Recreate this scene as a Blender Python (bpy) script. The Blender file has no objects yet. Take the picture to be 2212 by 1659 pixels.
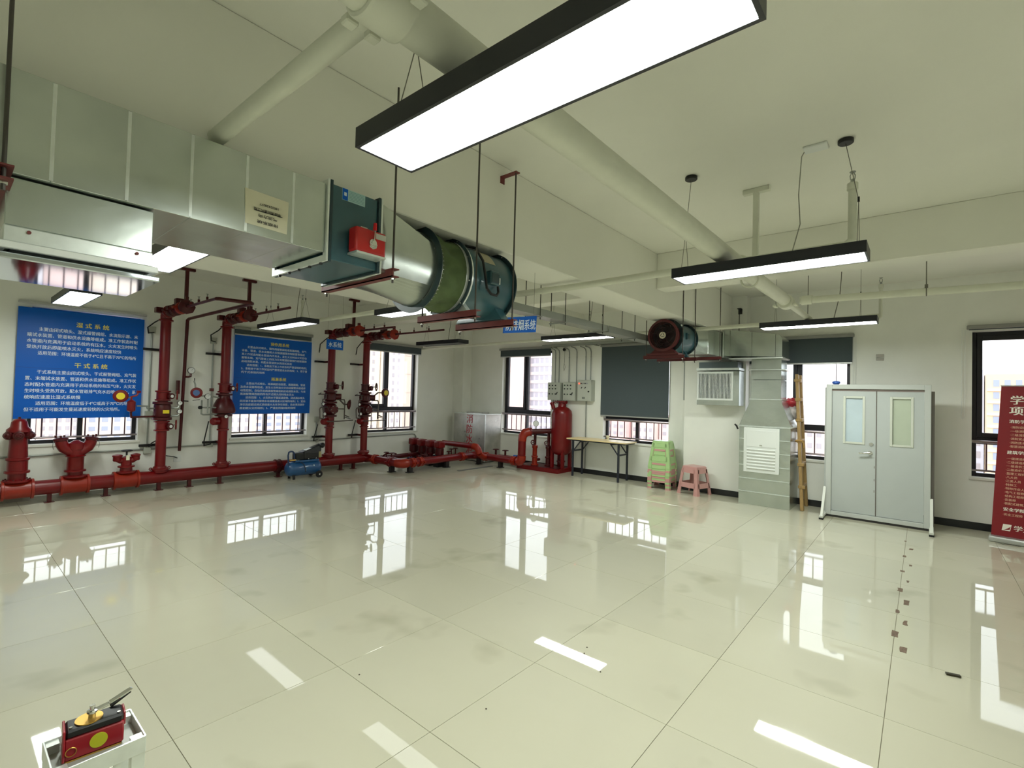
import bpy, bmesh, math, random
from mathutils import Vector, Matrix
random.seed(7)
SC = bpy.context.scene
COL = SC.collection

# ------------------------------------------------------------------ camera, world, exposure
def rot_cam(yaw, pitch, roll):
    f = Vector((math.cos(pitch) * math.cos(yaw), math.cos(pitch) * math.sin(yaw), math.sin(pitch)))
    r = Vector((math.sin(yaw), -math.cos(yaw), 0)); u = r.cross(f)
    r2 = math.cos(roll) * r + math.sin(roll) * u; u2 = -math.sin(roll) * r + math.cos(roll) * u
    return r2, u2, f
CAM = bpy.data.cameras.new('camera'); CAM.sensor_width = 36; CAM.sensor_fit = 'HORIZONTAL'
CAM.lens = 36 * 1051.42 / 2212; CAM.clip_end = 2000; CAM.clip_start = 0.02
cam = bpy.data.objects.new('camera', CAM); COL.objects.link(cam)
r_, u_, f_ = rot_cam(math.radians(40.171), math.radians(1.278), math.radians(1.5415))
cam.matrix_world = Matrix(((r_.x, u_.x, -f_.x, 0), (r_.y, u_.y, -f_.y, 0), (r_.z, u_.z, -f_.z, 1.574), (0, 0, 0, 1)))
SC.camera = cam

W = bpy.data.worlds.new('overcast_sky'); SC.world = W; W.use_nodes = True
bgn = W.node_tree.nodes['Background']
bgn.inputs[0].default_value = (0.93, 0.95, 1.0, 1); bgn.inputs[1].default_value = 3.2
LAMP = 51.0
vs = SC.view_settings
vs.view_transform = 'Standard'; vs.look = 'None'; vs.exposure = 0.0; vs.gamma = 1.0; vs.use_curve_mapping = False
SC.cycles.use_denoising = True
SC.cycles.use_adaptive_sampling = True; SC.cycles.adaptive_threshold = .035
SC.cycles.max_bounces = 8; SC.cycles.diffuse_bounces = 4; SC.cycles.glossy_bounces = 4
SC.cycles.transparent_max_bounces = 8; SC.cycles.sample_clamp_indirect = 6
SC.cycles.caustics_reflective = True; SC.cycles.caustics_refractive = False

# ------------------------------------------------------------------ materials
def lin(c):
    return tuple(((x / 255) / 12.92 if x / 255 <= .04045 else ((x / 255 + .055) / 1.055) ** 2.4) for x in c) + (1,)
MATS = {}
def mat(name, rgb, rough=.5, metal=0., noise=0., nscale=6., bump=0., emit=None, coat=0., spec=.5, stretch=(1, 1, 1), rvar=0., detail=5):
    if name in MATS: return MATS[name]
    m = bpy.data.materials.new(name); m.use_nodes = True; nt = m.node_tree; b = nt.nodes['Principled BSDF']
    c = lin(rgb); b.inputs['Base Color'].default_value = c; b.inputs['Roughness'].default_value = rough
    b.inputs['Metallic'].default_value = metal; b.inputs['Specular IOR Level'].default_value = spec
    if coat: b.inputs['Coat Weight'].default_value = coat; b.inputs['Coat Roughness'].default_value = .08
    if emit:
        b.inputs['Emission Color'].default_value = lin(emit[0]); b.inputs['Emission Strength'].default_value = emit[1]
    if noise or bump or rvar:
        tc = nt.nodes.new('ShaderNodeTexCoord'); mp = nt.nodes.new('ShaderNodeMapping'); mp.inputs['Scale'].default_value = stretch
        nz = nt.nodes.new('ShaderNodeTexNoise'); nz.inputs['Scale'].default_value = nscale; nz.inputs['Detail'].default_value = detail
        geo = nt.nodes.new('ShaderNodeNewGeometry')
        nt.links.new(geo.outputs['Position'], mp.inputs['Vector']); nt.links.new(mp.outputs[0], nz.inputs['Vector'])
        if noise:
            rp = nt.nodes.new('ShaderNodeMix'); rp.data_type = 'RGBA'
            rp.inputs['A'].default_value = tuple(max(0, x * (1 - noise)) for x in c[:3]) + (1,)
            rp.inputs['B'].default_value = tuple(min(1, x * (1 + noise)) for x in c[:3]) + (1,)
            mr = nt.nodes.new('ShaderNodeMapRange'); mr.inputs['From Min'].default_value = .3; mr.inputs['From Max'].default_value = .7
            nt.links.new(nz.outputs['Fac'], mr.inputs['Value']); nt.links.new(mr.outputs[0], rp.inputs['Factor'])
            nt.links.new(rp.outputs['Result'], b.inputs['Base Color'])
        if rvar:
            mr2 = nt.nodes.new('ShaderNodeMapRange'); mr2.inputs['From Min'].default_value = .3; mr2.inputs['From Max'].default_value = .7
            mr2.inputs['To Min'].default_value = max(.02, rough - rvar); mr2.inputs['To Max'].default_value = rough + rvar
            nt.links.new(nz.outputs['Fac'], mr2.inputs['Value']); nt.links.new(mr2.outputs[0], b.inputs['Roughness'])
        if bump:
            bp = nt.nodes.new('ShaderNodeBump'); bp.inputs['Strength'].default_value = bump; bp.inputs['Distance'].default_value = .01
            nt.links.new(nz.outputs['Fac'], bp.inputs['Height']); nt.links.new(bp.outputs[0], b.inputs['Normal'])
    MATS[name] = m; return m
WALL = mat('white_wall_paint', (236, 237, 229), .6, noise=.03, nscale=2.5, bump=.03)
CEIL = mat('ceiling_paint', (236, 236, 226), .7, noise=.02, nscale=1.5)
GROUT = mat('tile_grout', (132, 124, 104), .8)
BLACKB = mat('black_baseboard_paint', (22, 24, 26), .3)
FRAME = mat('dark_aluminium_frame', (34, 33, 38), .35, metal=.3)
STEEL = mat('stainless_rail', (150, 140, 142), .3, metal=.8)
SILL = mat('white_sill_stone', (225, 225, 215), .35)
BLIND = mat('grey_blind_fabric', (72, 82, 86), .85, noise=.06, nscale=120)
ALU = mat('aluminium_trim', (190, 192, 190), .35, metal=.7)
GALV = mat('galvanised_sheet', (196, 203, 197), .24, metal=.92, noise=.10, nscale=4, detail=3, bump=.35)
GALVB = mat('galvanised_flange', (226, 232, 228), .3, metal=.6, noise=.06, nscale=20)
TEAL = mat('teal_enamel', (50, 88, 98), .35, noise=.10, nscale=6, coat=.3)
TEALD = mat('dark_teal_flange', (38, 60, 66), .4)
RED = mat('red_enamel', (108, 8, 11), .32, noise=.12, nscale=5, spec=.4)
REDD = mat('dark_red_enamel', (70, 6, 10), .36, noise=.12, nscale=5, spec=.4)
REDO = mat('orange_red_coupling', (142, 34, 13), .35, noise=.12, nscale=9, spec=.4)
OXIDE = mat('red_oxide_primer', (110, 48, 46), .6, noise=.15, nscale=14)
BLUE = mat('blue_sign_print', (0, 90, 188), .4, spec=.25)
YEL = mat('yellow_print', (238, 224, 70), .5)
WHT = mat('white_print', (225, 238, 248), .5)
WHITEPL = mat('white_plastic', (228, 232, 228), .35)
BLK = mat('black_plastic', (11, 11, 13), .45)
LAMPB = mat('black_lamp_housing', (30, 32, 40), .4)
GREY = mat('grey_box_enamel', (176, 180, 168), .4)
PIPEW = mat('white_painted_pipe', (218, 220, 204), .5, noise=.03, nscale=10)
CONDUIT = mat('grey_steel_conduit', (150, 154, 148), .4, metal=.5)
CABLE = mat('dark_cable', (40, 42, 40), .6)
WIRE = mat('thin_steel_wire', (120, 118, 108), .4, metal=.5)
RUBBER = mat('black_rubber', (16, 16, 17), .7)
GOLD = mat('brass', (200, 160, 80), .4, metal=.95)
CHROME = mat('chrome', (215, 215, 212), .15, metal=1.)
GAUGE = mat('gauge_face', (220, 222, 220), .3)
YELP = mat('yellow_enamel', (222, 200, 40), .4)
CANVAS = mat('green_canvas', (80, 98, 60), .7, noise=.25, nscale=9, bump=.15)
DOORG = mat('grey_door_enamel', (184, 190, 188), .4, noise=.02, nscale=4)
DOORF = mat('grey_door_frame', (192, 196, 192), .4)
WOODL = mat('light_laminate', (222, 200, 150), .35, noise=.08, nscale=4, stretch=(6, 1, 6))
LADW = mat('yellowed_ladder_wood', (160, 130, 82), .6, noise=.2, nscale=8, stretch=(6, 6, 1))
PINK = mat('pink_plastic', (198, 148, 142), .35, coat=.2)
GREEN = mat('pale_green_plastic', (168, 202, 138), .35, coat=.2)
CREAMP = mat('cream_paper', (226, 222, 196), .7)
INK = mat('black_ink', (30, 30, 32), .6)
REDINK = mat('red_lettering', (176, 24, 44), .5)
BANNER = mat('crimson_banner_vinyl', (130, 8, 24), .35, noise=.05, nscale=2)
GALVD = mat('dull_tank_steel', (176, 174, 168), .38, metal=.8, noise=.2, nscale=5, rvar=.12)
BLUET = mat('blue_tank_enamel', (24, 78, 128), .3, coat=.4, noise=.08, nscale=7)
DIFF = mat('lit_lamp_diffuser', (250, 250, 250), .5, emit=((248, 254, 246), LAMP))
DIFFW = mat('weak_lamp_diffuser', (250, 250, 250), .5, emit=((248, 252, 255), 2.4))
DIFFM = mat('medium_lamp_diffuser', (250, 250, 250), .5, emit=((248, 254, 246), LAMP * .8))
DIFFO = mat('unlit_lamp_diffuser', (70, 74, 80), .4)
SENSOR = mat('red_pilot_lamp', (255, 60, 40), .4, emit=((255, 70, 50), 3.))

def glass_mat(name, tint, gloss=.9, rough=.0):
    m = bpy.data.materials.new(name); m.use_nodes = True; nt = m.node_tree; nt.nodes.clear()
    o = nt.nodes.new('ShaderNodeOutputMaterial'); mx = nt.nodes.new('ShaderNodeMixShader')
    t = nt.nodes.new('ShaderNodeBsdfTransparent'); t.inputs[0].default_value = tint
    g = nt.nodes.new('ShaderNodeBsdfGlossy'); g.inputs['Roughness'].default_value = rough
    lw = nt.nodes.new('ShaderNodeFresnel'); lw.inputs['IOR'].default_value = 1.45
    gb = nt.nodes.new('ShaderNodeNewGeometry'); mr = nt.nodes.new('ShaderNodeMapRange')   # thin pane: same reflectance on both faces
    mr.inputs['To Min'].default_value = 1.45; mr.inputs['To Max'].default_value = 1 / 1.45
    nt.links.new(gb.outputs['Backfacing'], mr.inputs['Value']); nt.links.new(mr.outputs[0], lw.inputs['IOR'])
    nt.links.new(lw.outputs[0], mx.inputs[0]); nt.links.new(t.outputs[0], mx.inputs[1]); nt.links.new(g.outputs[0], mx.inputs[2])
    nt.links.new(mx.outputs[0], o.inputs[0]); MATS[name] = m; return m
GLASS = glass_mat('clear_window_glass', (.93, .95, .95, 1))

def floor_material():
    m = bpy.data.materials.new('polished_beige_tile'); m.use_nodes = True; nt = m.node_tree; b = nt.nodes['Principled BSDF']
    N = nt.nodes.new; L = nt.links.new
    geo = N('ShaderNodeNewGeometry')
    mp = N('ShaderNodeMapping'); mp.inputs['Scale'].default_value = (1.4, .35, 1); L(geo.outputs['Position'], mp.inputs['Vector'])
    n1 = N('ShaderNodeTexNoise'); n1.inputs['Scale'].default_value = 1.1; n1.inputs['Detail'].default_value = 4; L(mp.outputs[0], n1.inputs['Vector'])
    n2 = N('ShaderNodeTexNoise'); n2.inputs['Scale'].default_value = 1.6; n2.inputs['Detail'].default_value = 3; L(geo.outputs['Position'], n2.inputs['Vector'])
    oi = N('ShaderNodeObjectInfo')
    ca, cb, cc = lin((193, 190, 167)), lin((204, 201, 180)), lin((144, 140, 112))
    mx = N('ShaderNodeMix'); mx.data_type = 'RGBA'; mx.inputs['A'].default_value = ca; mx.inputs['B'].default_value = cb
    L(n1.outputs['Fac'], mx.inputs['Factor'])
    # traffic smudges
    mr = N('ShaderNodeMapRange'); mr.inputs['From Min'].default_value = .60; mr.inputs['From Max'].default_value = .80; mr.inputs['To Max'].default_value = .75
    L(n2.outputs['Fac'], mr.inputs['Value'])
    m2 = N('ShaderNodeMix'); m2.data_type = 'RGBA'; L(mx.outputs['Result'], m2.inputs['A']); m2.inputs['B'].default_value = cc; L(mr.outputs[0], m2.inputs['Factor'])
    # slight shade difference from tile to tile
    hs = N('ShaderNodeHueSaturation'); mr3 = N('ShaderNodeMapRange'); mr3.inputs['To Min'].default_value = .965; mr3.inputs['To Max'].default_value = 1.03
    L(oi.outputs['Random'], mr3.inputs['Value']); L(mr3.outputs[0], hs.inputs['Value']); L(m2.outputs['Result'], hs.inputs['Color'])
    L(hs.outputs[0], b.inputs['Base Color'])
    b.inputs['Roughness'].default_value = .5
    b.inputs['Specular IOR Level'].default_value = .3
    b.inputs['Coat Weight'].default_value = 1.; b.inputs['Coat IOR'].default_value = 1.55
    mr4 = N('ShaderNodeMapRange'); mr4.inputs['From Min'].default_value = .4; mr4.inputs['From Max'].default_value = .8
    mr4.inputs['To Min'].default_value = .015; mr4.inputs['To Max'].default_value = .06
    L(n2.outputs['Fac'], mr4.inputs['Value']); L(mr4.outputs[0], b.inputs['Coat Roughness'])
    MATS['tile'] = m; return m
TILE = floor_material()

# ------------------------------------------------------------------ mesh building
def V(*a): return Vector(a[0]) if len(a) == 1 else Vector(a)
def frame(d):
    d = V(d).normalized(); a = Vector((0, 0, 1)) if abs(d.z) < .9 else Vector((1, 0, 0))
    x = d.cross(a).normalized(); y = d.cross(x).normalized()
    return x, y, d
class MB:
    def __init__(s): s.v = []; s.f = []
    def add(s, vs, fs):
        n = len(s.v); s.v += [V(v) for v in vs]; s.f += [tuple(i + n for i in f) for f in fs]; return s
    def box(s, x0, x1, y0, y1, z0, z1):
        if x0 > x1: x0, x1 = x1, x0
        if y0 > y1: y0, y1 = y1, y0
        if z0 > z1: z0, z1 = z1, z0
        return s.add([(x0, y0, z0), (x1, y0, z0), (x1, y1, z0), (x0, y1, z0), (x0, y0, z1), (x1, y0, z1), (x1, y1, z1), (x0, y1, z1)],
                     [(0, 3, 2, 1), (4, 5, 6, 7), (0, 1, 5, 4), (1, 2, 6, 5), (2, 3, 7, 6), (3, 0, 4, 7)])
    def hexa(s, b, t):   # bottom quad ccw, top quad ccw
        return s.add(list(b) + list(t), [(0, 3, 2, 1), (4, 5, 6, 7), (0, 1, 5, 4), (1, 2, 6, 5), (2, 3, 7, 6), (3, 0, 4, 7)])
    def bar(s, p0, p1, w, h, up=None):   # rectangular bar, w sideways, h along up
        p0, p1 = V(p0), V(p1); d = (p1 - p0).normalized()
        up = V(up) if up else (Vector((0, 0, 1)) if abs(d.z) < .95 else Vector((1, 0, 0)))
        x = d.cross(up).normalized(); y = x.cross(d).normalized()
        q = [(-1, -1), (1, -1), (1, 1), (-1, 1)]
        A = [p0 + x * (a * w / 2) + y * (b * h / 2) for a, b in q]; B = [p1 + x * (a * w / 2) + y * (b * h / 2) for a, b in q]
        return s.add(A + B, [(0, 1, 2, 3), (7, 6, 5, 4), (0, 4, 5, 1), (1, 5, 6, 2), (2, 6, 7, 3), (3, 7, 4, 0)])
    def lathe(s, prof, c, axis=(0, 0, 1), n=20, caps=True):   # prof: (radius, distance along axis)
        x, y, d = frame(axis); c = V(c); vs = []; fs = []
        for r, t in prof:
            for k in range(n):
                a = 2 * math.pi * k / n; vs.append(c + d * t + (x * math.cos(a) + y * math.sin(a)) * r)
        for i in range(len(prof) - 1):
            for k in range(n):
                k2 = (k + 1) % n; fs.append((i * n + k, i * n + k2, (i + 1) * n + k2, (i + 1) * n + k))
        if caps:
            fs.append(tuple(range(n - 1, -1, -1))); fs.append(tuple(range((len(prof) - 1) * n, len(prof) * n)))
        return s.add(vs, fs)
    def cyl(s, p0, p1, r0, r1=None, n=14, caps=True):
        p0, p1 = V(p0), V(p1); return s.lathe([(r0, 0), (r0 if r1 is None else r1, (p1 - p0).length)], p0, p1 - p0, n, caps)
    def tube(s, pts, r, n=8):
        pts = [V(p) for p in pts]; vs = []; fs = []; px = None
        for i, p in enumerate(pts):
            a = (p - pts[i - 1]).normalized() if i else None; b = (pts[i + 1] - p).normalized() if i < len(pts) - 1 else None
            d = (a or b) if not (a and b) else (a + b).normalized()
            if px is None: x = frame(d)[0]
            else: x = (px - d * px.dot(d)).normalized()
            y = d.cross(x); px = x
            sc = 1.0
            if a and b: sc = 1 / max(.5, math.cos(a.angle(b) / 2))
            for k in range(n):
                t = 2 * math.pi * k / n; vs.append(p + (x * math.cos(t) + y * math.sin(t)) * r * (sc if a and b else 1))
        m = len(pts)
        for i in range(m - 1):
            for k in range(n):
                k2 = (k + 1) % n; fs.append((i * n + k, i * n + k2, (i + 1) * n + k2, (i + 1) * n + k))
        fs.append(tuple(range(n - 1, -1, -1))); fs.append(tuple(range((m - 1) * n, m * n)))
        return s.add(vs, fs)
    def torus(s, c, axis, R, r, n=24, m=8):
        x, y, d = frame(axis); c = V(c); vs = []; fs = []
        for i in range(n):
            a = 2 * math.pi * i / n; e = x * math.cos(a) + y * math.sin(a)
            for j in range(m):
                b = 2 * math.pi * j / m; vs.append(c + e * (R + r * math.cos(b)) + d * (r * math.sin(b)))
        for i in range(n):
            for j in range(m):
                i2, j2 = (i + 1) % n, (j + 1) % m; fs.append((i * m + j, i2 * m + j, i2 * m + j2, i * m + j2))
        return s.add(vs, fs)
    def prism(s, poly, d):
        poly = [V(p) for p in poly]; d = V(d); n = len(poly)
        return s.add(poly + [p + d for p in poly], [tuple(range(n - 1, -1, -1)), tuple(range(n, 2 * n))] + [(i, (i + 1) % n, n + (i + 1) % n, n + i) for i in range(n)])
    def loft(s, A, B, caps=True):
        n = len(A); fs = [(i, (i + 1) % n, n + (i + 1) % n, n + i) for i in range(n)]
        if caps: fs += [tuple(range(n - 1, -1, -1)), tuple(range(n, 2 * n))]
        return s.add(list(A) + list(B), fs)
    def xf(s, M): s.v = [M @ v for v in s.v]; return s
    def build(s, name, m, parent=None, bevel=0., sharp=35, loc=None, kind=None):
        return mk(name, s.v, s.f, m, parent, bevel, sharp, loc, kind)
def root_loc(p):
    while p.parent: p = p.parent
    return p.location.copy()
def mk(name, vs, fs, m, parent=None, bevel=0., sharp=35, loc=None, kind=None):
    vs = [V(v) for v in vs]
    if parent is not None: off = root_loc(parent)
    elif loc is not None: off = V(loc)
    else:
        xs = [v.x for v in vs]; ys = [v.y for v in vs]
        off = Vector(((min(xs) + max(xs)) / 2, (min(ys) + max(ys)) / 2, min(v.z for v in vs)))
    me = bpy.data.meshes.new(name); me.from_pydata([v - off for v in vs], [], fs)
    bm = bmesh.new(); bm.from_mesh(me); bmesh.ops.recalc_face_normals(bm, faces=bm.faces)
    if bevel:
        es = [e for e in bm.edges if len(e.link_faces) == 2 and e.calc_face_angle(0) > .6]
        bmesh.ops.bevel(bm, geom=es, offset=bevel, segments=1 if bevel < .008 else 2, profile=.5, affect='EDGES', clamp_overlap=True)
        if bevel >= .008: sharp = min(sharp, 21)
    bm.to_mesh(me); bm.free()
    me.polygons.foreach_set('use_smooth', [True] * len(me.polygons))
    me.set_sharp_from_angle(angle=math.radians(sharp))
    me.materials.append(m)
    o = bpy.data.objects.new(name, me); COL.objects.link(o)
    if parent is not None: o.parent = parent
    else: o.location = off
    if kind: o['kind'] = kind
    return o
def tag(o, label, cat, group=None):
    o['label'] = label; o['category'] = cat
    if group: o['group'] = group
    return o
def thing(name, label, cat, loc, group=None):
    o = bpy.data.objects.new(name, None); COL.objects.link(o); o.location = loc; o.empty_display_size = .1
    return tag(o, label, cat, group)
def struct(name, loc=(0, 0, 0)):
    o = bpy.data.objects.new(name, None); COL.objects.link(o); o.location = loc; o['kind'] = 'structure'; return o
def dup(root, loc, label=None, group=None, rotz=None):
    c = root.copy(); COL.objects.link(c); c.location = loc
    if rotz is not None: c.rotation_euler = (0, 0, rotz)
    if label: c['label'] = label
    if group: c['group'] = group
    for ch in list(root.children):
        d = ch.copy(); COL.objects.link(d); d.parent = c
        for g in list(ch.children):
            e = g.copy(); COL.objects.link(e); e.parent = d
    return c
def inst(src, parent, off=(0, 0, 0), scale=None):   # a further piece sharing the mesh of src
    c = src.copy(); COL.objects.link(c); c.parent = parent; c.location = V(src.location) + V(off)
    if scale: c.scale = scale
    return c

# text lying in a plane: M maps text x/y/normal to the world
def text(name, body, size, m, parent, origin, ex, ey, width=None, align='L', bold=0., depth=.0014):
    cu = bpy.data.curves.new('t', 'FONT'); cu.body = body; cu.size = size
    ob = bpy.data.objects.new('t', cu); COL.objects.link(ob)
    dg = bpy.context.evaluated_depsgraph_get(); me = bpy.data.meshes.new_from_object(ob.evaluated_get(dg))
    vs = [v.co.copy() for v in me.vertices]; fs = [tuple(p.vertices) for p in me.polygons]
    bpy.data.objects.remove(ob); bpy.data.curves.remove(cu); bpy.data.meshes.remove(me)
    if not vs: return None
    if bold:   # heavier strokes: the same outline laid again a hair to either side
        n0 = len(vs); base = list(vs); bf = list(fs)
        for q in (-1, 1):
            k = len(vs); vs += [v + Vector((q * bold * size, 0, q * .0005)) for v in base]; fs += [tuple(i + k for i in f) for f in bf]
    x0 = min(v.x for v in vs); x1 = max(v.x for v in vs); sx = 1.
    if width: sx = width / (x1 - x0)
    sh = {'L': 0, 'C': (x1 + x0) / 2, 'R': x1}[align]
    ex, ey = V(ex).normalized(), V(ey).normalized(); n = ex.cross(ey)
    P = [V(origin) + ex * ((v.x - sh) * sx) + ey * v.y + n * (depth + v.z) for v in vs]
    off = root_loc(parent) if parent else Vector()
    m2 = bpy.data.meshes.new(name); m2.from_pydata([p - off for p in P], [], fs); m2.materials.append(m)
    o = bpy.data.objects.new(name, m2); COL.objects.link(o)
    if parent: o.parent = parent
    return o

# ------------------------------------------------------------------ room shell
XW, YW, ZC = 8.7, 9.05, 3.3           # right wall, left wall, ceiling
X0, Y0 = -1.664, -2.262
fl = struct('floor')
MB().box(X0 - .25, XW + .25, Y0 - .25, YW + .25, -.25, -.004).build('subfloor', GROUT, fl)
tiles = []
xl = [.736 + .8 * a for a in range(-3, 10)]; yl = [4.138 + .8 * b for b in range(-8, 7)]
G = .0013
me0 = None
for x in xl:
    for y in yl:
        w = min(.8, XW - x); h = min(.8, YW - y)
        if w < .02 or h < .02: continue
        if me0 is None:
            me0 = MB().box(G, .8 - G, G, .8 - G, -.02, 0).build('tile', TILE, fl, bevel=.0007); me0.location = (x, y, 0)
        else:
            t = me0.copy(); COL.objects.link(t); t.parent = fl; t.location = (x, y, 0); t.scale = (w / .8, h / .8, 1)

def wall_mesh(axis, a0, a1, d0, d1, holes, z1=ZC):
    mb = MB()
    def bx(u0, u1, z0, zz):
        if axis == 'x': mb.box(u0, u1, d0, d1, z0, zz)
        else: mb.box(d0, d1, u0, u1, z0, zz)
    u = a0
    for h0, h1, s, t in sorted(holes):
        bx(u, h0, 0, z1); bx(h0, h1, 0, s); bx(h0, h1, t, z1); u = h1
    bx(u, a1, 0, z1); return mb
WL = [(.80, 1.995, .735, 2.58), (3.30, 4.635, .70, 2.58), (5.95, 7.29, .675, 2.58)]
WR = [(6.22, 7.65, .67, 2.58), (3.56, 4.92, .70, 2.56), (.82, 2.16, .70, 2.56), (-1.90, -.49, .67, 2.56)]
wl = wall_mesh('x', X0, XW + .25, YW, YW + .25, WL).build('wall_left', WALL, loc=(3.5, YW, 0)); wl['kind'] = 'structure'
wr = wall_mesh('y', Y0, YW, XW, XW + .25, WR).build('wall_right', WALL, loc=(XW, 3.5, 0)); wr['kind'] = 'structure'
o = wall_mesh('x', X0 - .25, XW + .25, Y0 - .25, Y0, []).build('wall_near', WALL, loc=(3.5, Y0, 0)); o['kind'] = 'structure'
o = wall_mesh('y', Y0, YW + .25, X0 - .25, X0, []).build('wall_rear', WALL, loc=(X0, 3.5, 0)); o['kind'] = 'structure'
MB().box(8.42, XW, 8.70, YW, 0, ZC).build('corner_column', WALL, wl)
MB().box(8.5, XW, 2.2, 3.2, 0, ZC).build('pilaster', WALL, wr)
ce = MB().box(X0 - .25, XW + .25, Y0 - .25, YW + .25, ZC, ZC + .2).build('ceiling', CEIL, loc=(3.5, 3.5, ZC)); ce['kind'] = 'structure'
MB().box(X0, XW, 2.43, 2.87, 2.655, ZC).build('beam', CEIL, ce, bevel=.006)
MB().box(5.5, 5.75, Y0, 2.43, 2.88, ZC).build('beam', CEIL, ce, bevel=.006)
MB().box(5.5, 5.75, 2.87, YW, 2.88, ZC).build('beam', CEIL, ce, bevel=.006)
MB().box(1.30, 1.68, 2.87, YW, 2.90, ZC).build('beam', CEIL, ce, bevel=.006)
MB().box(X0, XW, 5.42, 6.12, 2.87, ZC).build('beam', CEIL, ce, bevel=.006)
bb = struct('baseboard_right', (XW, 3.5, 0))
for i, (x, y0, y1) in enumerate([(XW - .012, Y0, 2.2), (8.488, 2.2, 3.2), (XW - .012, 3.2, 8.70)]):
    MB().box(x, x + .012, y0, y1, 0, .095).build('board', BLACKB, bb)
MB().box(8.5, XW - .012, 2.188, 2.2, 0, .095).build('board', BLACKB, bb); MB().box(8.5, XW - .012, 3.2, 3.212, 0, .095).build('board', BLACKB, bb)
bl = struct('baseboard_left', (3.5, YW, 0))
MB().box(X0, 8.42, YW - .01, YW, 0, .05).build('board', mat('grey_skirting', (150, 148, 138), .5), bl)

def window(n, axis, a0, a1, s, t, mull=.5, rev=False):
    """axis x: on the left wall; axis y: on the right wall. Depth runs outward."""
    D = YW if axis == 'x' else XW
    base = ((a0 + a1) / 2, D, s) if axis == 'x' else (D, (a0 + a1) / 2, s)
    w = struct('window_%d' % n, base)
    def bx(u0, u1, d0, d1, z0, z1, name, m, par=None, bev=.003):
        mb = MB()
        if axis == 'x': mb.box(u0, u1, D + d0, D + d1, z0, z1)
        else: mb.box(D + d0, D + d1, u0, u1, z0, z1)
        return mb.build(name, m, par or w, bevel=bev)
    e = .05; tz = 1.19 if n not in (7,) else 1.14
    bx(a0 - .03, a1 + .03, -.02, .14, s - .03, s + .004, 'sill', SILL)
    for u0, u1, z0, z1 in [(a0, a0 + e, s, t), (a1 - e, a1, s, t)]: bx(u0, u1, .12, .19, z0, z1, 'jamb', FRAME)
    bx(a0 + e, a1 - e, .12, .19, t - e, t, 'head', FRAME); bx(a0 + e, a1 - e, .12, .19, s + .004, s + .05, 'bottom_rail', FRAME)
    bx(a0 + e, a1 - e, .12, .19, tz - .045, tz + .045, 'transom', FRAME)
    mm = a0 + (a1 - a0) * mull
    bx(mm - .035, mm + .035, .12, .19, tz + .045, t - e, 'mullion', FRAME); bx(mm - .03, mm + .03, .12, .19, s + .05, tz - .045, 'mullion', FRAME)
    # opening sash on one side
    h0, h1 = (mm + .035, a1 - e) if rev else (a0 + e, mm - .035)
    sash = bx(h0, h0 + .055, .105, .165, tz + .045, t - e, 'sash_stile', FRAME); bx(h1 - .055, h1, .105, .165, tz + .045, t - e, 'sash_stile', FRAME)
    bx(h0 + .055, h1 - .055, .105, .165, tz + .045, tz + .105, 'sash_rail', FRAME); bx(h0 + .055, h1 - .055, .105, .165, t - e - .06, t - e, 'sash_rail', FRAME)
    for u0, u1 in ((a0 + e, mm - .033), (mm + .033, a1 - e)):
        bx(u0, u1, .150, .154, tz + .045, t - e, 'pane', GLASS, bev=0); bx(u0, u1, .150, .154, s + .05, tz - .045, 'pane', GLASS, bev=0)
    # guard rail
    def tb(p, q, r, name, m=STEEL):
        P = [(u, D + .05, z) if axis == 'x' else (D + .05, u, z) for u, z in (p, q)]
        return MB().cyl(P[0], P[1], r, n=10).build(name, m, w)
    tb((a0, 1.13), (a1, 1.13), .022, 'guard_rail'); tb((a0, s + .09), (a1, s + .09), .014, 'guard_rail')
    k = max(6, round((a1 - a0) / .145)); b0 = None
    for i in range(1, k):
        u = a0 + (a1 - a0) * i / k
        if b0 is None: b0 = tb((u, s + .09), (u, 1.13), .009, 'baluster', mat('brown_steel_bar', (96, 72, 82), .4, metal=.4)); ub = u
        else: inst(b0, w, ((u - ub), 0, 0) if axis == 'x' else (0, u - ub, 0))
    return w
for i, h in enumerate(WL): window(i + 1, 'x', *h, mull=(.43 if i == 2 else .46))
for i, h in enumerate(WR): window(i + 4, 'y', *h, mull=(.54 if i == 0 else .5), rev=True)

# ------------------------------------------------------------------ roller blinds
def blind(label, axis, a0, a1, ztop, zbot, bottombar=True, chain=None):
    D = YW if axis == 'x' else XW
    loc = ((a0 + a1) / 2, D - .05, zbot) if axis == 'x' else (D - .05, (a0 + a1) / 2, zbot)
    t = thing('roller_blind', label, 'blind', loc, 'roller blinds at the windows')
    def bx(u0, u1, d0, d1, z0, z1, name, m, bev=.002):
        mb = MB()
        if axis == 'x': mb.box(u0, u1, D - d1, D - d0, z0, z1)
        else: mb.box(D - d1, D - d0, u0, u1, z0, z1)
        return mb.build(name, m, t, bevel=bev)
    bx(a0 - .02, a1 + .02, .003, .075, ztop, ztop + .05, 'head_rail', mat('blind_rail', (150, 150, 145), .4, metal=.3), .006)
    bx(a0, a1, .036, .040, zbot, ztop, 'fabric', BLIND, 0)
    if bottombar: bx(a0, a1, .030, .046, zbot - .025, zbot, 'bottom_bar', ALU, .004)
    if chain is not None:
        P = [(chain, D - .03, ztop), (chain, D - .03, ztop - 1.15)] if axis == 'x' else [(D - .03, chain, ztop), (D - .03, chain, ztop - 1.15)]
        dv = Vector((.03, 0, 0)) if axis == 'x' else Vector((0, .03, 0))
        MB().tube([V(P[0]), V(P[1]), V(P[1]) + dv * .5 - Vector((0, 0, .02)), V(P[1]) + dv, V(P[0]) + dv], .0025, 5).build('bead_chain', WHITEPL, t)
    return t
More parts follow.
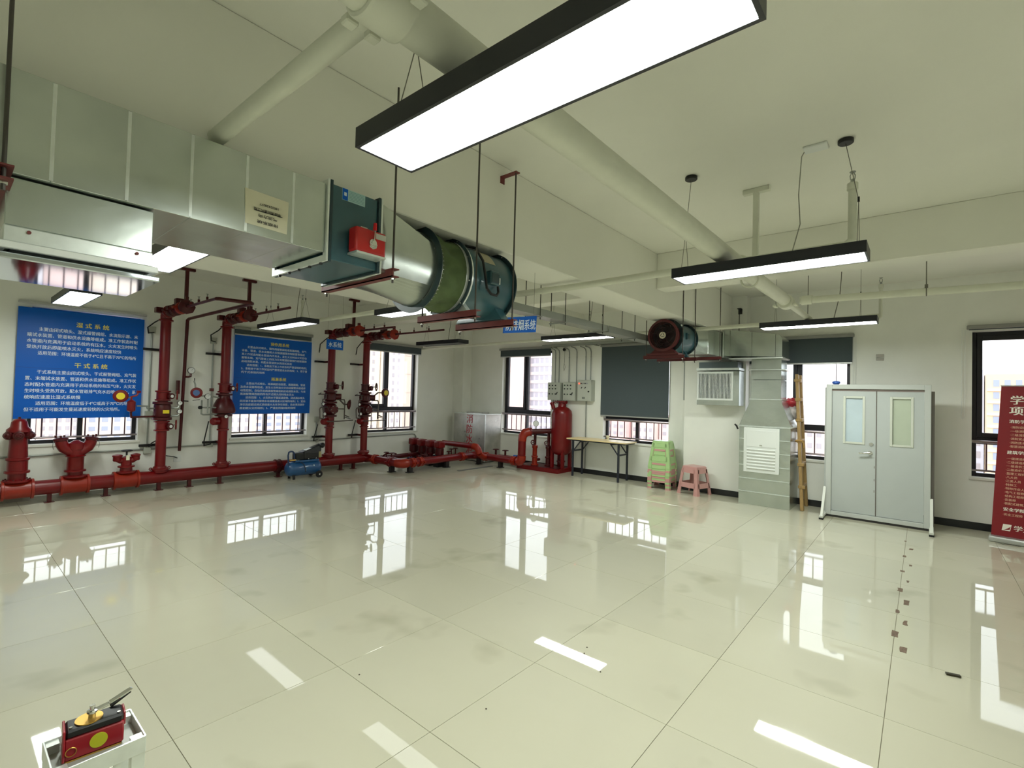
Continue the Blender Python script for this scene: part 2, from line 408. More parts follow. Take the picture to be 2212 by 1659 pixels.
blind('narrow strip of grey blind above the sign with 预作用系统', 'x', 3.28, 4.65, 2.575, 2.505)
blind('grey blind rolled up over the window beside the fourth red riser', 'x', 5.93, 7.34, 2.605, 2.465)
blind('grey blind rolled up over the window left of the control boxes', 'y', 6.22, 7.69, 2.615, 2.475)
blind('long grey blind pulled down behind the folding table', 'y', 3.55, 4.96, 2.585, 1.225)
blind('grey blind lowered a quarter behind the standing duct and ladder', 'y', .79, 2.19, 2.56, 2.19, chain=.75)
t7 = blind('fully raised blind above the window behind the red banner', 'y', -1.95, -.455, 2.585, 2.575, False, chain=-.42)

# ------------------------------------------------------------------ printed boards on the left wall
def board(label, x0, x1, z0, z1, titles, lines, rail=None):
    t = thing('wall_sign', label, 'sign', ((x0 + x1) / 2, YW - .02, z0), 'blue system boards')
    MB().box(x0, x1, YW - .052, YW - .044, z0, z1).build('panel', BLUE, t)
    if rail: MB().box(x0, x1 + .03, YW - .06, YW - .006, rail, rail + .03).build('hanging_rail', ALU, t, bevel=.004)
    MB().box(x0 + .002, x1 - .002, YW - .0525, YW - .0515, (z0 + z1) / 2 - .06, (z0 + z1) / 2 - .0575).build('panel_joint', mat('dark_blue_joint', (8, 50, 120), .5), t)
    for body, z, sz in titles: text('title', body, sz, YEL, t, ((x0 + x1) / 2 + .08, YW - .0525, z), (1, 0, 0), (0, 0, 1), align='C', bold=.02)
    for body, z, sz, ind, wd in lines: text('text_line', body, sz, WHT, t, (x0 + ind, YW - .0525, z), (1, 0, 0), (0, 0, 1), width=wd, bold=.012)
    return t
L1 = ['主要由闭式喷头、湿式报警阀组、水流指示器、末', '端试水装置、管道和供水设施等组成。准工作状态时配', '水管道内充满用于启动系统的有压水，火灾发生时喷头', '受热开放后即能喷水灭火，系统响应速度较快', '适用范围：环境温度不低于4℃且不高于70℃的场所']
L2 = ['干式系统主要由闭式喷头、干式报警阀组、充气装', '置、末端试水装置、管道和供水设施等组成。准工作状', '态时配水管道内充满用于启动系统的有压气体，火灾发', '生时喷头受热开放，配水管道排气充水后喷水灭火，系', '统响应速度比湿式系统慢', '适用范围：环境温度低于4℃或高于70℃的场所', '但不适用于可能发生蔓延速度较快的火灾场所。']
S1 = []
for k, l in enumerate(L1): S1.append((l, 2.262 - k * .0795, .056, .20 if k in (0, 4) else .09, {0: 1.07, 1: 1.18, 2: 1.18, 3: .99, 4: 1.06}[k]))
for k, l in enumerate(L2): S1.append((l, 1.690 - k * .0835, .056, .20 if k in (0, 5) else .09, {0: 1.07, 1: 1.18, 2: 1.18, 3: 1.18, 4: .56, 5: 1.03, 6: 1.0}[k]))
board('large blue board at far left titled 湿式系统 above 干式系统', .665, 2.01, 1.09, 2.558, [('湿 式 系 统', 2.355, .075), ('干 式 系 统', 1.792, .075)], S1, rail=2.612)
L3 = ['主要由闭式喷头、预作用报警阀组或雨淋阀组、充气', '设备、管道、供水设施和火灾探测报警控制装置等组成', '准工作状态时配水管道内不充水，发生火灾时由火灾自动', '报警系统、充气管道上的压力开关联锁控制预作用装置和', '启动消防水泵，向配水管道供水的闭式系统', '适用范围：1、系统处于准工作状态时严禁误喷的场所；', '2、系统处于准工作状态时严禁管道充水的场所；3、用于替', '代干式系统的场所']
L4 = ['主要由开式喷头、雨淋阀启动装置、雨淋阀组、管道', '及供水设施等组成。发生火灾时由火灾自动报警系统或传', '动管控制，自动开启雨淋报警阀组和启动消防水泵，与该', '雨淋报警阀连接的所有开式喷头同时喷水灭火', '适用范围：1、火灾的水平蔓延速度快、闭式洒水喷头', '的开放不能及时使喷水有效覆盖着火区域的场所；2、室内', '净空高度超过闭式系统最大允许净空高度，且必须迅速扑', '救初期火灾的场所；3、严重危险级Ⅱ级的场所']
S2 = []
for k, l in enumerate(L3): S2.append((l, 2.268 - k * .0625, .045, .20 if k in (0, 5) else .11, {0: 1.06, 1: 1.12, 2: 1.16, 3: 1.16, 4: .88, 5: 1.08, 6: 1.18, 7: .40}[k]))
for k, l in enumerate(L4): S2.append((l, 1.634 - k * .0615, .045, .20 if k in (0, 4) else .11, {0: 1.06, 1: 1.16, 2: 1.16, 3: .94, 4: 1.06, 5: 1.16, 6: 1.15, 7: .98}[k]))
board('smaller blue board by second riser titled 预作用系统 above 雨淋系统', 3.285, 4.652, 1.118, 2.478, [('预作用系统', 2.345, .068), ('雨淋系统', 1.715, .068)], S2)

# ------------------------------------------------------------------ ceiling lights
def lamp(label, xc, y0, y1, z=2.5, w=.13, cups=None, zcap=ZC, dm=None):
    t = thing('ceiling_light', label, 'ceiling light', (xc, (y0 + y1) / 2, z), 'hanging panel lights')
    h = .068
    mb = MB(); mb.box(xc - w, xc - w + .012, y0, y1, z, z + h); mb.box(xc + w - .012, xc + w, y0, y1, z, z + h)
    mb.box(xc - w + .012, xc + w - .012, y0, y0 + .012, z, z + h); mb.box(xc - w + .012, xc + w - .012, y1 - .012, y1, z, z + h)
    mb.box(xc - w + .012, xc + w - .012, y0 + .012, y1 - .012, z + .05, z + h)
    mb.build('housing', LAMPB, t)
    MB().box(xc - w + .0125, xc + w - .0125, y0 + .0125, y1 - .0125, z + .004, z + .012).build('diffuser', dm or DIFF, t)
    e_ = .05 if cups else .16
    for k, y in enumerate((y0 + e_, y1 - e_)):
        ux, uy = cups[k] if cups else (xc, y)
        cp = MB().cyl((ux, uy, zcap - .028), (ux, uy, zcap), .045, n=18).build('ceiling_cup', BLK, t, bevel=.004)
        m = z + h + .28
        MB().tube([(ux, uy, zcap - .028), (xc, y, m)], .0022, 5).build('suspension_wire', WIRE, t)
        MB().cyl((xc, y, m - .012), (xc, y, m + .018), .006, n=8).build('wire_grip', BLK, t)
        for s in (-1, 1): MB().tube([(xc, y, m), (xc + s * .07, y, z + h)], .0018, 5).build('suspension_wire', WIRE, t)
    if not cups: MB().tube([(xc, y0 + .34, zcap), (xc + .01, y0 + .35, zcap - .25), (xc - .01, y0 + .36, zcap - .45), (xc, y0 + .42, z + h)], .0045, 6).build('power_cord', WIRE, t)
    return t
RZ = {True: ZC}
lamp('hanging panel light nearest the camera, largest at the top', 1.0, .26, 1.462, 2.39, .118)
lamp('hanging panel light in front of the white sprinkler main, right of centre', 3.50, .248, 1.382, 2.44, .125, ((3.78, .394), (3.72, 1.38)))
lamp('hanging panel light above the double door display at right', 6.82, .39, 1.585)
lamp('hanging panel light mostly hidden behind the galvanised duct', 1.09, 3.55, 4.75, dm=DIFFM)
lamp('hanging panel light partly behind the green flexible duct sleeve', 3.56, 3.90, 5.13, dm=DIFFW)
lamp('hanging panel light in front of the wall tray and control boxes', 6.65, 3.65, 4.90)
lamp('hanging panel light over the large blue board at far left', .97, 6.58, 7.80, dm=DIFFM)
lamp('hanging panel light over the second blue board', 3.34, 6.52, 7.95, dm=DIFFW)
lamp('hanging panel light unlit and seen edge on before the far corner', 6.24, 6.46, 7.67, dm=DIFFO)

# ------------------------------------------------------------------ first smoke duct, under the deep beam
DY0, DY1, DZ0, DZ1 = 2.32, 2.89, 2.27, 2.62
t = thing('air_duct', 'long galvanised rectangular duct running in from the upper left', 'duct', (0, 2.6, DZ0))
bs = [X0, -1.03, -.82, -.61, -.40, -.19, .02, .235, .445, .655, .87, 1.08, 1.245]
for a, b in zip(bs[:-1], bs[1:]):
    MB().box(a, b - .0006, DY0, DY1, DZ0, DZ1).build('duct_section', GALV, t, bevel=.0012)
    MB().box(a - .005, a + .006, DY0 - .0015, DY0, DZ0 + .004, DZ1 - .004).build('seam_strip', GALVB, t)
# paper notice, taped on upside down
p = MB().hexa([(.868, DY0 - .003, 2.312), (1.054, DY0 - .003, 2.308), (1.054, DY0 - .001, 2.308), (.868, DY0 - .001, 2.312)],
              [(.862, DY0 - .004, 2.468), (1.058, DY0 - .003, 2.462), (1.058, DY0 - .001, 2.462), (.862, DY0 - .002, 2.468)]).build('paper_notice', CREAMP)
tag(p, 'cream paper notice stuck upside down on the galvanised duct', 'notice')
def ud(body, z, sz, wd, x): text('text_line', body, sz, INK, p, (x, DY0 - .004, z), (-1, 0, 0), (0, 0, -1), width=wd, align='C', bold=.01)
ud('排烟系统', 2.338, .016, .095, .965); ud('气流方向', 2.366, .016, .085, .965); ud('承接消防通风工程', 2.392, .017, .122, .962); ud('18032428277', 2.418, .015, .085, .968)
MB().box(.905, 1.03, DY0 - .0052, DY0 - .004, 2.3795, 2.3825).build('ruled_line', INK, p)

# diffuser hanging under the duct
t = thing('air_diffuser', 'galvanised plenum with polished bottom plate under the duct at far left', 'air diffuser', (.335, 2.59, 1.985))
MB().box(.13, .54, 2.35, 2.83, 2.10, 2.265).build('plenum', GALV, t, bevel=.003)
MB().box(.128, .542, 2.347, 2.833, 2.045, 2.10).build('plenum_skirt', GALVB, t, bevel=.003)
for x in (.19, .49): MB().cyl((x, 2.347, 2.085), (x, 2.340, 2.085), .006, n=8).build('bolt', OXIDE, t)
mb = MB(); mb.box(.11, .56, 2.335, 2.36, 2.02, 2.045); mb.box(.11, .56, 2.82, 2.845, 2.02, 2.045); mb.box(.11, .135, 2.36, 2.82, 2.02, 2.045); mb.box(.535, .56, 2.36, 2.82, 2.02, 2.045)
mb.build('flange_frame', WHITEPL, t, bevel=.003)
MB().box(.15, .52, 2.375, 2.805, 2.005, 2.04).build('shade_gap_fill', mat('dark_gap', (70, 74, 72), .6), t)  # dark filler paints the shade in the gap above the plate
MB().box(.105, .565, 2.33, 2.85, 1.985, 2.005).build('bottom_plate', mat('polished_plate', (214, 222, 232), .06, metal=1.), t, bevel=.004)

# fire damper
t = thing('fire_damper', 'dark teal damper casing with red actuator box on the duct', 'damper', (1.41, 2.6, 2.225))
cx0, cx1 = 1.275, 1.548
MB().box(cx0, cx1, 2.315, 2.895, 2.24, 2.63).build('casing', TEAL, t, bevel=.003)
def ring(x0, x1, m, o=.018, nm='flange'):
    mb = MB(); a, b, c, d = 2.30 - o + .018, 2.91, 2.225, 2.645
    mb.box(x0, x1, a, a + .035, c, d); mb.box(x0, x1, b - .035, b, c, d); mb.box(x0, x1, a + .035, b - .035, c, c + .035); mb.box(x0, x1, a + .035, b - .035, d - .035, d)
    return mb.build(nm, m, t, bevel=.002)
ring(1.246, 1.258, GALVB); ring(1.260, 1.275, TEALD); ring(1.548, 1.562, TEALD); ring(1.564, 1.575, GALVB)
for k in range(5): MB().cyl((1.252, 2.36 + .115 * k, 2.2245), (1.252, 2.36 + .115 * k, 2.214), .008, n=6).build('bolt', BLK, t)
ab = MB().box(1.365, 1.548, 2.225, 2.30, 2.295, 2.425).build('actuator_box', mat('bright_red_box', (190, 24, 26), .35, coat=.3), t, bevel=.012)
MB().box(1.37, 1.545, 2.222, 2.31, 2.285, 2.296).build('box_lip', GALVB, ab)
MB().lathe([(.022, 0), (.022, .012), (.012, .013), (.012, .02)], (1.462, 2.226, 2.352), (0, -1, 0), 16).build('lever_hub', CHROME, ab)
MB().prism([(1.440, 2.222, 2.352), (1.447, 2.222, 2.330), (1.467, 2.222, 2.322), (1.487, 2.222, 2.332), (1.492, 2.222, 2.352)], (0, .003, 0)).build('lever_sector', CHROME, ab)
MB().bar((1.462, 2.212, 2.352), (1.462, 2.205, 2.425), .010, .005).build('lever', CHROME, ab)
MB().cyl((1.462, 2.205, 2.418), (1.462, 2.202, 2.455), .011, .009, n=10).build('lever_grip', mat('red_grip', (200, 20, 30), .4), ab)
MB().box(1.482, 1.545, 2.2225, 2.2245, 2.382, 2.412).build('data_plate', mat('plate_paper', (200, 200, 190), .5), ab)
MB().box(1.415, 1.455, 2.262, 2.264, 2.425, 2.44).build('data_plate', mat('plate_paper', (200, 200, 190), .5), ab)
pl = MB().box(1.331, 1.466, 2.312, 2.315, 2.567, 2.628).build('rating_plate', mat('pale_plate', (170, 206, 204), .4), t)
MB().box(1.332, 1.363, 2.3112, 2.312, 2.568, 2.627).build('plate_band', BLUE, pl)
MB().box(1.341, 1.355, 2.3105, 2.3112, 2.590, 2.608).build('plate_mark', WHT, pl)
for k in range(7): MB().box(1.37, 1.46, 2.3113, 2.312, 2.575 + k * .0075, 2.5762 + k * .0075).build('plate_line', mat('plate_ink', (60, 120, 130), .5), pl)

# rectangular-to-round transition
FY, FZ, FR = 2.60, 2.39, .245
t = thing('duct_transition', 'galvanised reducer from square duct to round fan sleeve', 'duct', (1.8, FY, 2.13))
n = 64; A = []; B = []
for k in range(n):
    a = 2 * math.pi * k / n; c, s = math.cos(a), math.sin(a)
    h, v = .285, .195; q = 1 / max(abs(c) / h, abs(s) / v)
    A.append((1.577, 2.605 + c * q, 2.435 + s * q)); B.append((2.015, FY + c * FR, FZ + s * FR))
MB().loft(A, B, caps=False).build('reducer', GALV, t, sharp=25)
MB().cyl((2.015, FY, FZ), (2.04, FY, FZ), FR + .002, n=48, caps=False).build('collar', GALV, t)
MB().lathe([(FR, 0), (.288, 0), (.288, .006), (FR, .006)], (2.028, FY, FZ), (1, 0, 0), 48, caps=False).build('round_flange', TEALD, t)
t = thing('flexible_sleeve', 'olive green canvas sleeve between reducer and round fan', 'duct sleeve', (2.16, FY, 2.13))
rnd = random.Random(3); N = 60; M_ = 9; vs = []; fs = []
ph = [rnd.uniform(0, 6.3) for _ in range(8)]
for i in range(M_):
    x = 2.062 + (2.282 - 2.062) * i / (M_ - 1); w = math.sin(math.pi * i / (M_ - 1))
    for k in range(N):
        a = 2 * math.pi * k / N
        dr = w * (-.014 + .015 * math.sin(3 * a + ph[0] + i * .4) + .011 * math.sin(7 * a + ph[1] - i * .7) + .006 * math.sin(11 * a + ph[2] + i))
        vs.append((x, FY + math.cos(a) * (FR + .006 + dr), FZ + math.sin(a) * (FR + .006 + dr)))
for i in range(M_ - 1):
    for k in range(N): fs.append((i * N + k, i * N + (k + 1) % N, (i + 1) * N + (k + 1) % N, (i + 1) * N + k))
mk('canvas', vs, fs, CANVAS, t, sharp=60)
for x in (2.052, 2.288): MB().cyl((x - .012, FY, FZ), (x + .012, FY, FZ), FR + .010, n=48, caps=False).build('clamp_band', GALVB, t)
rv = MB().cyl((2.067, FY, FZ - FR - .012), (2.067, FY, FZ - FR - .006), .003, n=6).v
mb = MB()
for k in range(60):
    a = 2 * math.pi * k / 60; c = V(2.068, FY + math.cos(a) * (FR + .008), FZ + math.sin(a) * (FR + .008))
    mb.cyl(c, c + V(0, math.cos(a), math.sin(a)) * .005, .003, n=5)
mb.build('rivets', CHROME, t, kind='stuff')

def axial_fan(t, xa, xb, y, z, R, m, mf, feet, box_x, y_box=None):
    MB().lathe([(R, 0), (R + .003, .02), (R + .003, xb - xa - .02), (R, xb - xa)], (xa, y, z), (1, 0, 0), 48, caps=False).build('casing', m, t)
    MB().lathe([(R - .012, xb - xa), (R - .012, 0)], (xa, y, z), (1, 0, 0), 48, caps=False).build('casing_lining', mf, t)
    for x in (xa, xb):
        fl_ = MB().lathe([(R - .012, 0), (R + .032, 0), (R + .032, .008), (R - .012, .008)], (x - .004, y, z), (1, 0, 0), 48, caps=False).build('flange', mf, t)
        for k in range(10):
            a = 2 * math.pi * k / 10 + .2; c = V(x, y + math.cos(a) * (R + .022), z + math.sin(a) * (R + .022))
            MB().cyl(c - V(.011, 0, 0), c + V(.011, 0, 0), .005, n=6).build('bolt', CHROME, fl_)
    MB().lathe([(.0, 0), (.06, .02), (.07, .06), (.07, .28), (.05, .30), (0, .30)], ((xa + xb) / 2 - .15, y, z), (1, 0, 0), 20, caps=False).build('motor', mf, t)
    for k in range(6):
        a = 2 * math.pi * k / 6; d = V(0, math.cos(a), math.sin(a)); s_ = V(.045, -math.sin(a) * .05, math.cos(a) * .05)
        c0 = V(xa + .12, y, z) + d * .07; c1 = V(xa + .12, y, z) + d * (R - .02)
        MB().prism([c0 - s_ * .7, c0 + s_ * .7, c1 + s_ * 1.2, c1 - s_ * 1.2], V(.004, 0, 0)).build('blade', mf, t)
    return t
t = thing('axial_fan', 'teal round duct fan with cable loop at the end of first duct', 'fan', (2.54, FY, 2.11), 'axial fans')
axial_fan(t, 2.305, 2.775, FY, FZ, FR, TEAL, TEALD, None, 2.53)
MB().lathe([(FR + .004, 0), (FR + .02, 0), (FR + .02, .022), (FR + .004, .022)], (2.312, FY, FZ), (1, 0, 0), 48, caps=False).build('inlet_ring', GALVB, t)
tb = MB().box(2.485, 2.575, 2.315, 2.37, 2.35, 2.445).build('terminal_box', TEAL, t, bevel=.006)
MB().box(2.575, 2.60, 2.33, 2.365, 2.365, 2.41).build('cable_gland', GALVB, tb)
MB().box(2.49, 2.57, 2.310, 2.315, 2.365, 2.43).build('box_lid', TEALD, tb, bevel=.004)
vs = []; fs = []
for i in range(7):
    a = math.radians(118 + i * 5.5)
    for x in (2.47, 2.60): vs.append((x, FY + math.cos(a) * (FR + .0045), FZ + math.sin(a) * (FR + .0045)))
for i in range(6): fs.append((2 * i, 2 * i + 1, 2 * i + 3, 2 * i + 2))
mk('maker_label', vs, fs, mat('buff_label', (176, 168, 140), .5), t)
MB().tube([(2.375, 2.47, 2.615), (2.42, 2.41, 2.60), (2.43, 2.345, 2.50), (2.435, 2.325, 2.40), (2.45, 2.32, 2.31), (2.49, 2.315, 2.275), (2.545, 2.315, 2.275), (2.57, 2.32, 2.30), (2.575, 2.33, 2.345)], .009, 8).build('power_cable', BLK, t)
MB().hexa([(2.32, 2.36, 2.12), (2.36, 2.36, 2.12), (2.36, 2.84, 2.12), (2.32, 2.84, 2.12)], [(2.32, 2.47, 2.24), (2.36, 2.47, 2.24), (2.36, 2.73, 2.24), (2.32, 2.73, 2.24)]).build('foot', GALVB, t)
MB().hexa([(2.655, 2.36, 2.128), (2.74, 2.36, 2.128), (2.74, 2.84, 2.128), (2.655, 2.84, 2.128)], [(2.655, 2.44, 2.23), (2.74, 2.44, 2.23), (2.74, 2.76, 2.23), (2.655, 2.76, 2.23)]).build('foot', TEAL, t)

def hanger(label, x, z, y0, y1, ztop0, ztop1, m=OXIDE, group='fan hangers', bracket=None):
    t = thing('trapeze_hanger', label, 'hanger', (x, (y0 + y1) / 2, z), group)
    mb = MB(); mb.box(x - .022, x + .022, y0 - .03, y1 + .03, z + .042, z + .048); mb.box(x - .022, x - .017, y0 - .03, y1 + .03, z, z + .042); mb.box(x - .022, x + .022, y0 - .03, y1 + .03, z, z + .006)
    mb.build('channel', m, t)
    for y, zt in ((y0, ztop0), (y1, ztop1)):
        MB().cyl((x, y, z - .03), (x, y, zt), .006, n=8).build('threaded_rod', mat('dark_rod', (84, 80, 76), .5, metal=.5), t)
        MB().cyl((x, y, z - .012), (x, y, z), .012, n=6).build('nut', CHROME, t)
    if bracket:
        MB().box(x - .022, x + .022, y0 - .02, 2.43, bracket - .006, bracket).build('angle_bracket', OXIDE, t); MB().box(x - .022, x + .022, 2.424, 2.43, bracket - .05, bracket).build('angle_bracket', OXIDE, t)
    return t
hanger('rusty trapeze hanger under the teal damper', 1.64, 2.215, 2.285, 3.0, 2.66 + .64, 3.3)
hanger('rusty trapeze hanger under the canvas sleeve end of the fan', 2.305, 2.085, 2.285, 2.83, 3.3, 2.655)
hanger('rusty trapeze hanger under the outlet end of the first fan', 2.70, 2.075, 2.295, 2.84, 3.21, 2.655, bracket=3.21)
hanger('trapeze hanger at the left picture edge under the duct', .118, 2.215, 2.25, 2.93, 3.3, 3.3)

# hanging sign for the smoke system
t = thing('hanging_sign', 'blue hanging sign reading 防排烟系统 beside the first fan', 'sign', (3.19, 2.62, 2.17), 'small blue hanging signs')
MB().hexa([(2.975, 2.62, 2.075), (3.385, 2.60, 2.13), (3.385, 2.606, 2.13), (2.975, 2.626, 2.075)], [(2.985, 2.62, 2.205), (3.395, 2.60, 2.275), (3.395, 2.606, 2.275), (2.985, 2.626, 2.205)]).build('panel', BLUE, t)
text('lettering', '防排烟系统', .098, WHT, t, (2.995, 2.6175, 2.105), (.408, -.02, .058), (.008, 0, .13), width=.375, bold=.01)
for x, z in ((3.0, 2.19), (3.375, 2.255)):
    MB().cyl((x, 2.612, z), (x, 2.606, z), .007, n=10).build('screw', CHROME, t)
    MB().tube([(x, 2.618, z), (x, 2.62, 2.655)], .0015, 4).build('hanging_wire', WIRE, t)

# ------------------------------------------------------------------ second fan and its ducts
t = thing('axial_fan', 'second duct fan with dark red intake guard under the beam', 'fan', (6.57, 2.67, 2.14), 'axial fans')
GX, GY, GZ, GR = 6.30, 2.68, 2.43, .205
axial_fan(t, 6.40, 6.95, 2.665, 2.43, .198, TEAL, TEALD, None, 6.6)
DRED = mat('dark_red_guard', (92, 34, 36), .5, noise=.1)
MB().lathe([(.195, .12), (GR, .02), (GR + .012, 0), (GR - .02, -.008), (.180, .02), (.178, .12)], (GX - .0, GY, GZ), (1, 0, 0), 48, caps=False).build('bell_mouth', DRED, t)
gd = MB().torus((GX - .012, GY, GZ), (1, 0, 0), .186, .004, 40, 6).build('intake_guard', DRED, t)
mb = MB()
for k in range(1, 10): mb.torus((GX - .012, GY, GZ), (1, 0, 0), .046 + .0152 * k, .0036, 36, 5)
mb.build('guard_rings', mat('guard_wire', (50, 24, 25), .5), gd, kind='stuff')
for k in range(5):
    a = math.radians(15 + 72 * k); d = V(0, math.cos(a), math.sin(a)); c = V(GX - .014, GY, GZ)
    MB().cyl(c + d * .04, c + d * .2, .0035, n=6).build('guard_spoke', mat('guard_wire', (50, 24, 25), .5), gd)
hub = MB().cyl((GX - .02, GY, GZ), (GX - .008, GY, GZ), .046, n=24).build('hub_badge', mat('badge_white', (214, 206, 186), .5), gd)
mb = MB()
for k in range(3):   # three dark blades of the triangular mark
    a = math.radians(90 + 120 * k); b = a + math.radians(100); c = V(GX - .0205, GY, GZ)
    P = [c + V(0, math.cos(q) * r, math.sin(q) * r) for q, r in ((a, .036), (a + .25, .034), (b, .030), (b - .1, .018))]
    mb.prism(P, V(-.001, 0, 0))
mb.build('badge_mark', INK, hub)
MB().hexa([(6.30, 2.50, 2.185), (6.43, 2.50, 2.185), (6.43, 2.86, 2.185), (6.30, 2.86, 2.185)], [(6.32, 2.58, 2.26), (6.41, 2.58, 2.26), (6.41, 2.78, 2.26), (6.32, 2.78, 2.26)]).build('foot', DRED, t)
MB().box(6.28, 6.46, 2.46, 2.90, 2.165, 2.187).build('foot_plate', DRED, t)
MB().hexa([(6.74, 2.50, 2.165), (6.80, 2.50, 2.165), (6.80, 2.86, 2.165), (6.74, 2.86, 2.165)], [(6.74, 2.56, 2.26), (6.80, 2.56, 2.26), (6.80, 2.78, 2.26), (6.74, 2.78, 2.26)]).build('foot', TEAL, t)
tb = MB().box(6.56, 6.66, 2.445, 2.49, 2.39, 2.48).build('terminal_box', TEAL, t, bevel=.006); MB().box(6.57, 6.65, 2.438, 2.445, 2.40, 2.47).build('box_lid', TEALD, tb)
MB().box(6.54, 6.60, 2.53, 2.535, 2.56, 2.60).build('maker_label', WHITEPL, t)
hanger('dark red hanger bar under the red intake guard', 6.33, 2.115, 2.42, 2.93, 3.3, 2.655, m=DRED)
hanger('dark red hanger bar at the outlet flange of the second fan', 6.78, 2.115, 2.42, 2.93, 3.3, 2.655, m=DRED)
hanger('dark red hanger bar below the elbow of the second duct', 7.70, 2.195, 2.37, 2.93, 3.3, 2.655, m=DRED)

t = thing('air_duct', 'shiny galvanised elbow duct from the second fan along the wall', 'duct', (7.9, 2.3, 2.24))
n = 64; A = []; B = []
for k in range(n):
    a = 2 * math.pi * k / n; c, s = math.cos(a), math.sin(a); h, v = .235, .19; q = 1 / max(abs(c) / h, abs(s) / v)
    A.append((6.955, 2.665 + c * .195, 2.43 + s * .195)); B.append((7.30, 2.65 + c * q, 2.445 + s * q))
MB().loft(A, B, caps=False).build('reducer', GALV, t, sharp=25)
MB().box(7.30, 7.955, 2.415, 2.885, 2.255, 2.635).build('duct_section', GALV, t, bevel=.004)
MB().box(7.955, 8.45, 2.415, 2.885, 2.265, 2.64).build('elbow', GALV, t, bevel=.006)
def hsec(y1, y0, nm='duct_section'):
    zt = lambda y: 2.565 + (y - 1.58) / (2.40 - 1.58) * .125
    zb = lambda y: 2.232 + (y - 1.58) / (2.40 - 1.58) * .045
    return MB().hexa([(7.955, y0, zb(y0)), (8.45, y0, zb(y0)), (8.45, y1, zb(y1)), (7.955, y1, zb(y1))], [(7.955, y0, zt(y0)), (8.45, y0, zt(y0)), (8.45, y1, zt(y1)), (7.955, y1, zt(y1))]).build(nm, GALV, t, bevel=.003)
hsec(2.385, 2.30); hsec(2.297, 1.985); hsec(1.982, 1.66)
mb = MB()
P = []
for k in range(7):
    a = math.radians(90 - 15 * k); P.append((7.955, 1.657 - .085 * math.cos(a), 2.47 + .105 * math.sin(a)))
P += [(7.955, 1.572, 2.24), (7.955, 1.657, 2.237)]
mb.prism(P, (.495, 0, 0)); mb.build('rounded_heel', GALV, t, sharp=40)
MB().box(7.94, 8.46, 2.388, 2.402, 2.25, 2.65).build('flange', GALVB, t); MB().box(7.944, 8.46, 1.56, 2.31, 2.218, 2.234).build('flange', GALVB, t)

t = thing('air_duct', 'galvanised standing duct with white louvre panel on the floor', 'duct', (8.34, 1.82, 0))
zs = [0, .2, .4, .6, .8, 1.0, 1.19]
for a, b in zip(zs[:-1], zs[1:]): MB().box(8.07, 8.62, 1.47, 2.17, a + .0006, b).build('duct_section', GALV, t, bevel=.0015); MB().box(8.058, 8.07, 1.472, 2.168, b - .007, b + .006).build('seam_strip', GALVB, t, bevel=.003)
MB().box(8.075, 8.615, 1.475, 2.165, .002, 1.19).build('liner', GALVB, t)
MB().box(8.055, 8.63, 1.45, 2.19, 1.19, 1.205).build('flange', GALVB, t, bevel=.002)
MB().loft([(8.07, 1.465, 1.205), (8.62, 1.465, 1.205), (8.62, 2.175, 1.205), (8.07, 2.175, 1.205)], [(8.06, 1.60, 1.60), (8.45, 1.60, 1.60), (8.45, 2.01, 1.60), (8.06, 2.01, 1.60)]).build('hood', GALV, t, bevel=.003)
MB().box(8.04, 8.47, 1.58, 2.03, 1.60, 1.613).build('flange', GALVB, t)
MB().box(8.06, 8.45, 1.60, 2.01, 1.613, 1.90).build('riser_section', GALV, t, bevel=.003); MB().box(8.06, 8.45, 1.60, 2.01, 1.905, 2.045).build('riser_section', GALV, t, bevel=.003); MB().box(8.06, 8.45, 1.60, 2.01, 2.06, 2.215).build('riser_section', GALV, t, bevel=.003)
MB().box(8.035, 8.475, 1.54, 2.05, 2.046, 2.059).build('flange', GALVB, t)
pn = MB().box(8.046, 8.069, 1.61, 2.10, .50, 1.175).build('access_panel', WHITEPL, t, bevel=.004)
MB().box(8.040, 8.046, 1.65, 2.06, .885, 1.135).build('panel_door', WHITEPL, pn, bevel=.003)
MB().box(8.036, 8.040, 1.84, 1.875, .905, .92).build('door_latch', CHROME, pn)
sl = None
for k in range(7):
    z = .845 - k * .047
    sl = MB().hexa([(8.030, 1.66, z - .004), (8.047, 1.66, z - .02), (8.047, 2.05, z - .02), (8.030, 2.05, z - .004)], [(8.030, 1.66, z + .002), (8.047, 1.66, z + .012), (8.047, 2.05, z + .012), (8.030, 2.05, z + .002)]).build('louvre_slat', WHITEPL, pn)
MB().tube([(8.06, 2.19, 1.14), (8.04, 2.205, 1.19), (8.03, 2.23, 1.215)], .013, 8).build('lock_lever', BLK, t)

t = thing('air_grille_box', 'galvanised box with white bar grille beside the standing duct', 'air grille', (8.35, 2.55, 1.49))
MB().box(8.20, 8.5, 2.22, 2.88, 1.495, 2.05).build('plenum', GALV, t, bevel=.003)
MB().box(8.19, 8.5, 2.22, 2.89, 2.062, 2.10).build('collar', GALVB, t); MB().box(8.22, 8.5, 2.25, 2.86, 2.10, 2.20).build('collar', mat('dark_galvanised', (96, 106, 108), .4, metal=.8), t)
mb = MB(); mb.box(8.18, 8.2, 2.31, 2.335, 1.575, 2.04); mb.box(8.18, 8.2, 2.85, 2.875, 1.575, 2.04); mb.box(8.18, 8.2, 2.335, 2.85, 1.575, 1.605); mb.box(8.18, 8.2, 2.335, 2.85, 2.01, 2.04)
gf = mb.build('grille_frame', WHITEPL, t, bevel=.003)
MB().box(8.197, 8.1995, 2.335, 2.85, 1.605, 2.01).build('grille_backing', mat('grille_dark', (40, 48, 46), .8), gf)
b0 = None
